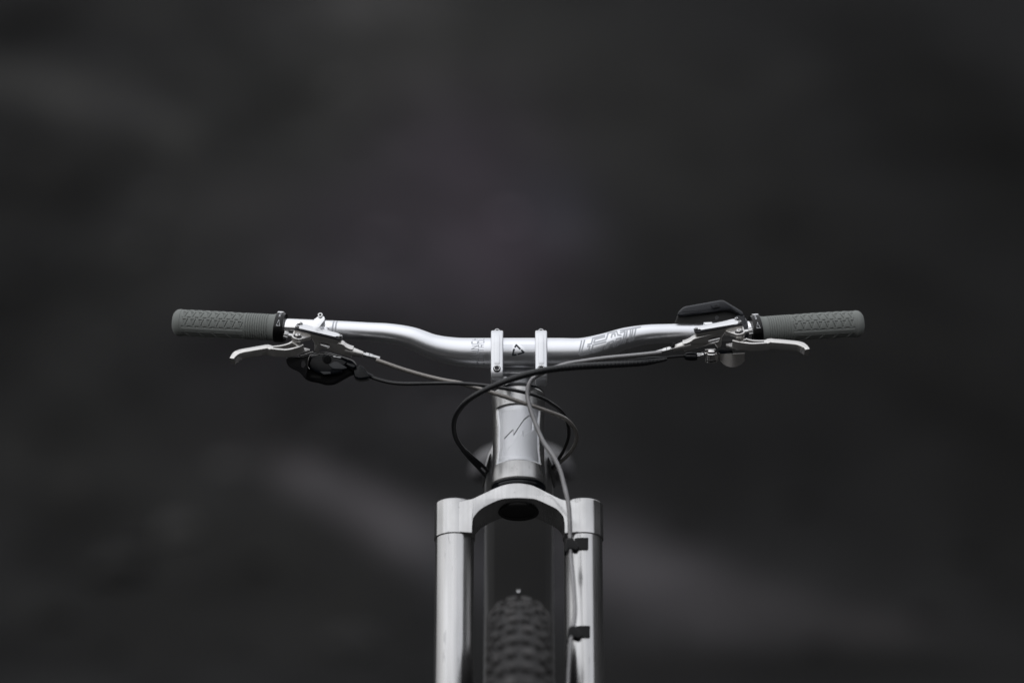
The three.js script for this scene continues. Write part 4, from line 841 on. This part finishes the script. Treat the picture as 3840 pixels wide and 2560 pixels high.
// ---------------------------------------------------------------- hoses and cables
{
  const z = (list, f) => list.map(p => P(p[0], p[1], p[2] ?? f));
  add('brake_hose', sweep(z([[1411, 1350, .03], [1425, 1355, .031], [1502, 1382, .036], [1584, 1406.5, .041], [1666, 1426, .046], [1723, 1436, .05], [1768, 1449, .053], [1804, 1460, .056], [1849, 1473, .06], [1890, 1486, .065], [1966, 1512, .07], [1999, 1522, .07], [2068, 1547, .066], [2119, 1570, .055], [2151, 1601, .04], [2163, 1632, .025], [2155, 1670, .005], [2132, 1703, -.015], [2094, 1739, -.04], [2070, 1765, -.06]]), t => mix(8.6, 7.6, t) * S, { seg: 260, n: 14, uvLen: 0.006 }), M.hose, bike, 'braided grey brake hose from the left lever, crossing the head tube');
  add('brake_hose', sweep(z([[2482, 1321, .036], [2440, 1326, .038], [2386, 1331.5, .04], [2263, 1343.5, .046], [2182, 1355, .052], [2120, 1366, .06], [2062, 1386, .068], [2026, 1402, .075], [2004, 1415, .08], [1985, 1439, .084], [1978, 1475, .087], [1982, 1506, .09], [1990, 1537, .093], [2017, 1611, .1], [2043, 1665, .106], [2073, 1708, .112], [2099, 1759, .118], [2116, 1818, .125], [2124, 1850, .13], [2133, 1898, .135], [2137, 1960, .14], [2138, 2005, .143], [2139, 2040, .147], [2141, 2090, .155], [2148, 2160, .17], [2154, 2237, .187], [2156, 2294, .2], [2150, 2350, .212], [2140, 2401, .223], [2131, 2508, .246], [2126, 2600, .266]]), 8.3 * S, { seg: 340, n: 14, uvLen: 0.006 }), M.hoseClear, bike, 'braided silver brake hose running down in front of the fork leg');
  add('shift_cable', sweep(z([[1390, 1412, .01], [1400, 1417, .012], [1462, 1434, .022], [1523, 1439, .032], [1604, 1437.5, .046], [1706, 1437, .06], [1809, 1444, .07], [1890, 1456, .073], [1966, 1471, .072], [2017, 1486, .068], [2068, 1513, .058], [2109, 1547, .045], [2131, 1598, .025], [2132, 1637, .01], [2114, 1688, -.012], [2089, 1729, -.035], [2068, 1762, -.06]]), 6.8 * S, { seg: 220, n: 14 }), M.cable, bike, 'thin glossy black shift cable');
  add('seatpost_cable', sweep(z([[2572, 1334, .018], [2545, 1336, .02], [2490, 1340, .026], [2430, 1344, .034], [2370, 1351, .04], [2300, 1361, .046]]), 5.2 * S, { seg: 60, n: 12 }), M.cable);
  add('cable_bundle', sweep(z([[2500, 1346, .03], [2488, 1349, .032], [2440, 1356, .036], [2386, 1361.5, .042], [2263, 1369, .056], [2182, 1373.5, .067], [2088, 1382, .08], [2006, 1396, .092], [1924, 1419, .098], [1863, 1442, .1], [1802, 1471, .096], [1755, 1501, .088], [1724, 1534, .075], [1706, 1568, .06], [1702, 1604, .045], [1711, 1645, .028], [1736, 1684, .01], [1775, 1724, -.012], [1800, 1748, -.028]]), t => (t < 0.06 ? mix(6, 12, t / 0.06) : mix(12.4, 8.8, sstep(0.3, 0.85, t))) * S, { seg: 700, n: 20, bump: (s, a) => { const f = (s / (15.5 * S) + a / (2 * Math.PI)) % 1; return f < 0.14 ? -0.9 * S : 0.7 * S * (f - 0.14); } }), M.wrap, bike, 'black spiral-wrapped cable bundle looping across the stem to the frame');
  add('cable_tie', plate(c5([[2038, 705], [2082, 612], [2136, 612], [2098, 700]]), 0.028, 0.002, 0.6, 1), M.cable);
  const split = [[[1741, 1684, .008], [1775, 1716, -.01], [1806, 1742, -.026], [1830, 1766, -.045]], [[1734, 1688, .01], [1765, 1724, -.008], [1795, 1756, -.024], [1818, 1782, -.045]]];
  split.forEach(l => add('frame_cable', sweep(z(l), 6.6 * S, { seg: 40, n: 12 }), M.cable));
}

renderer.render(scene, camera);
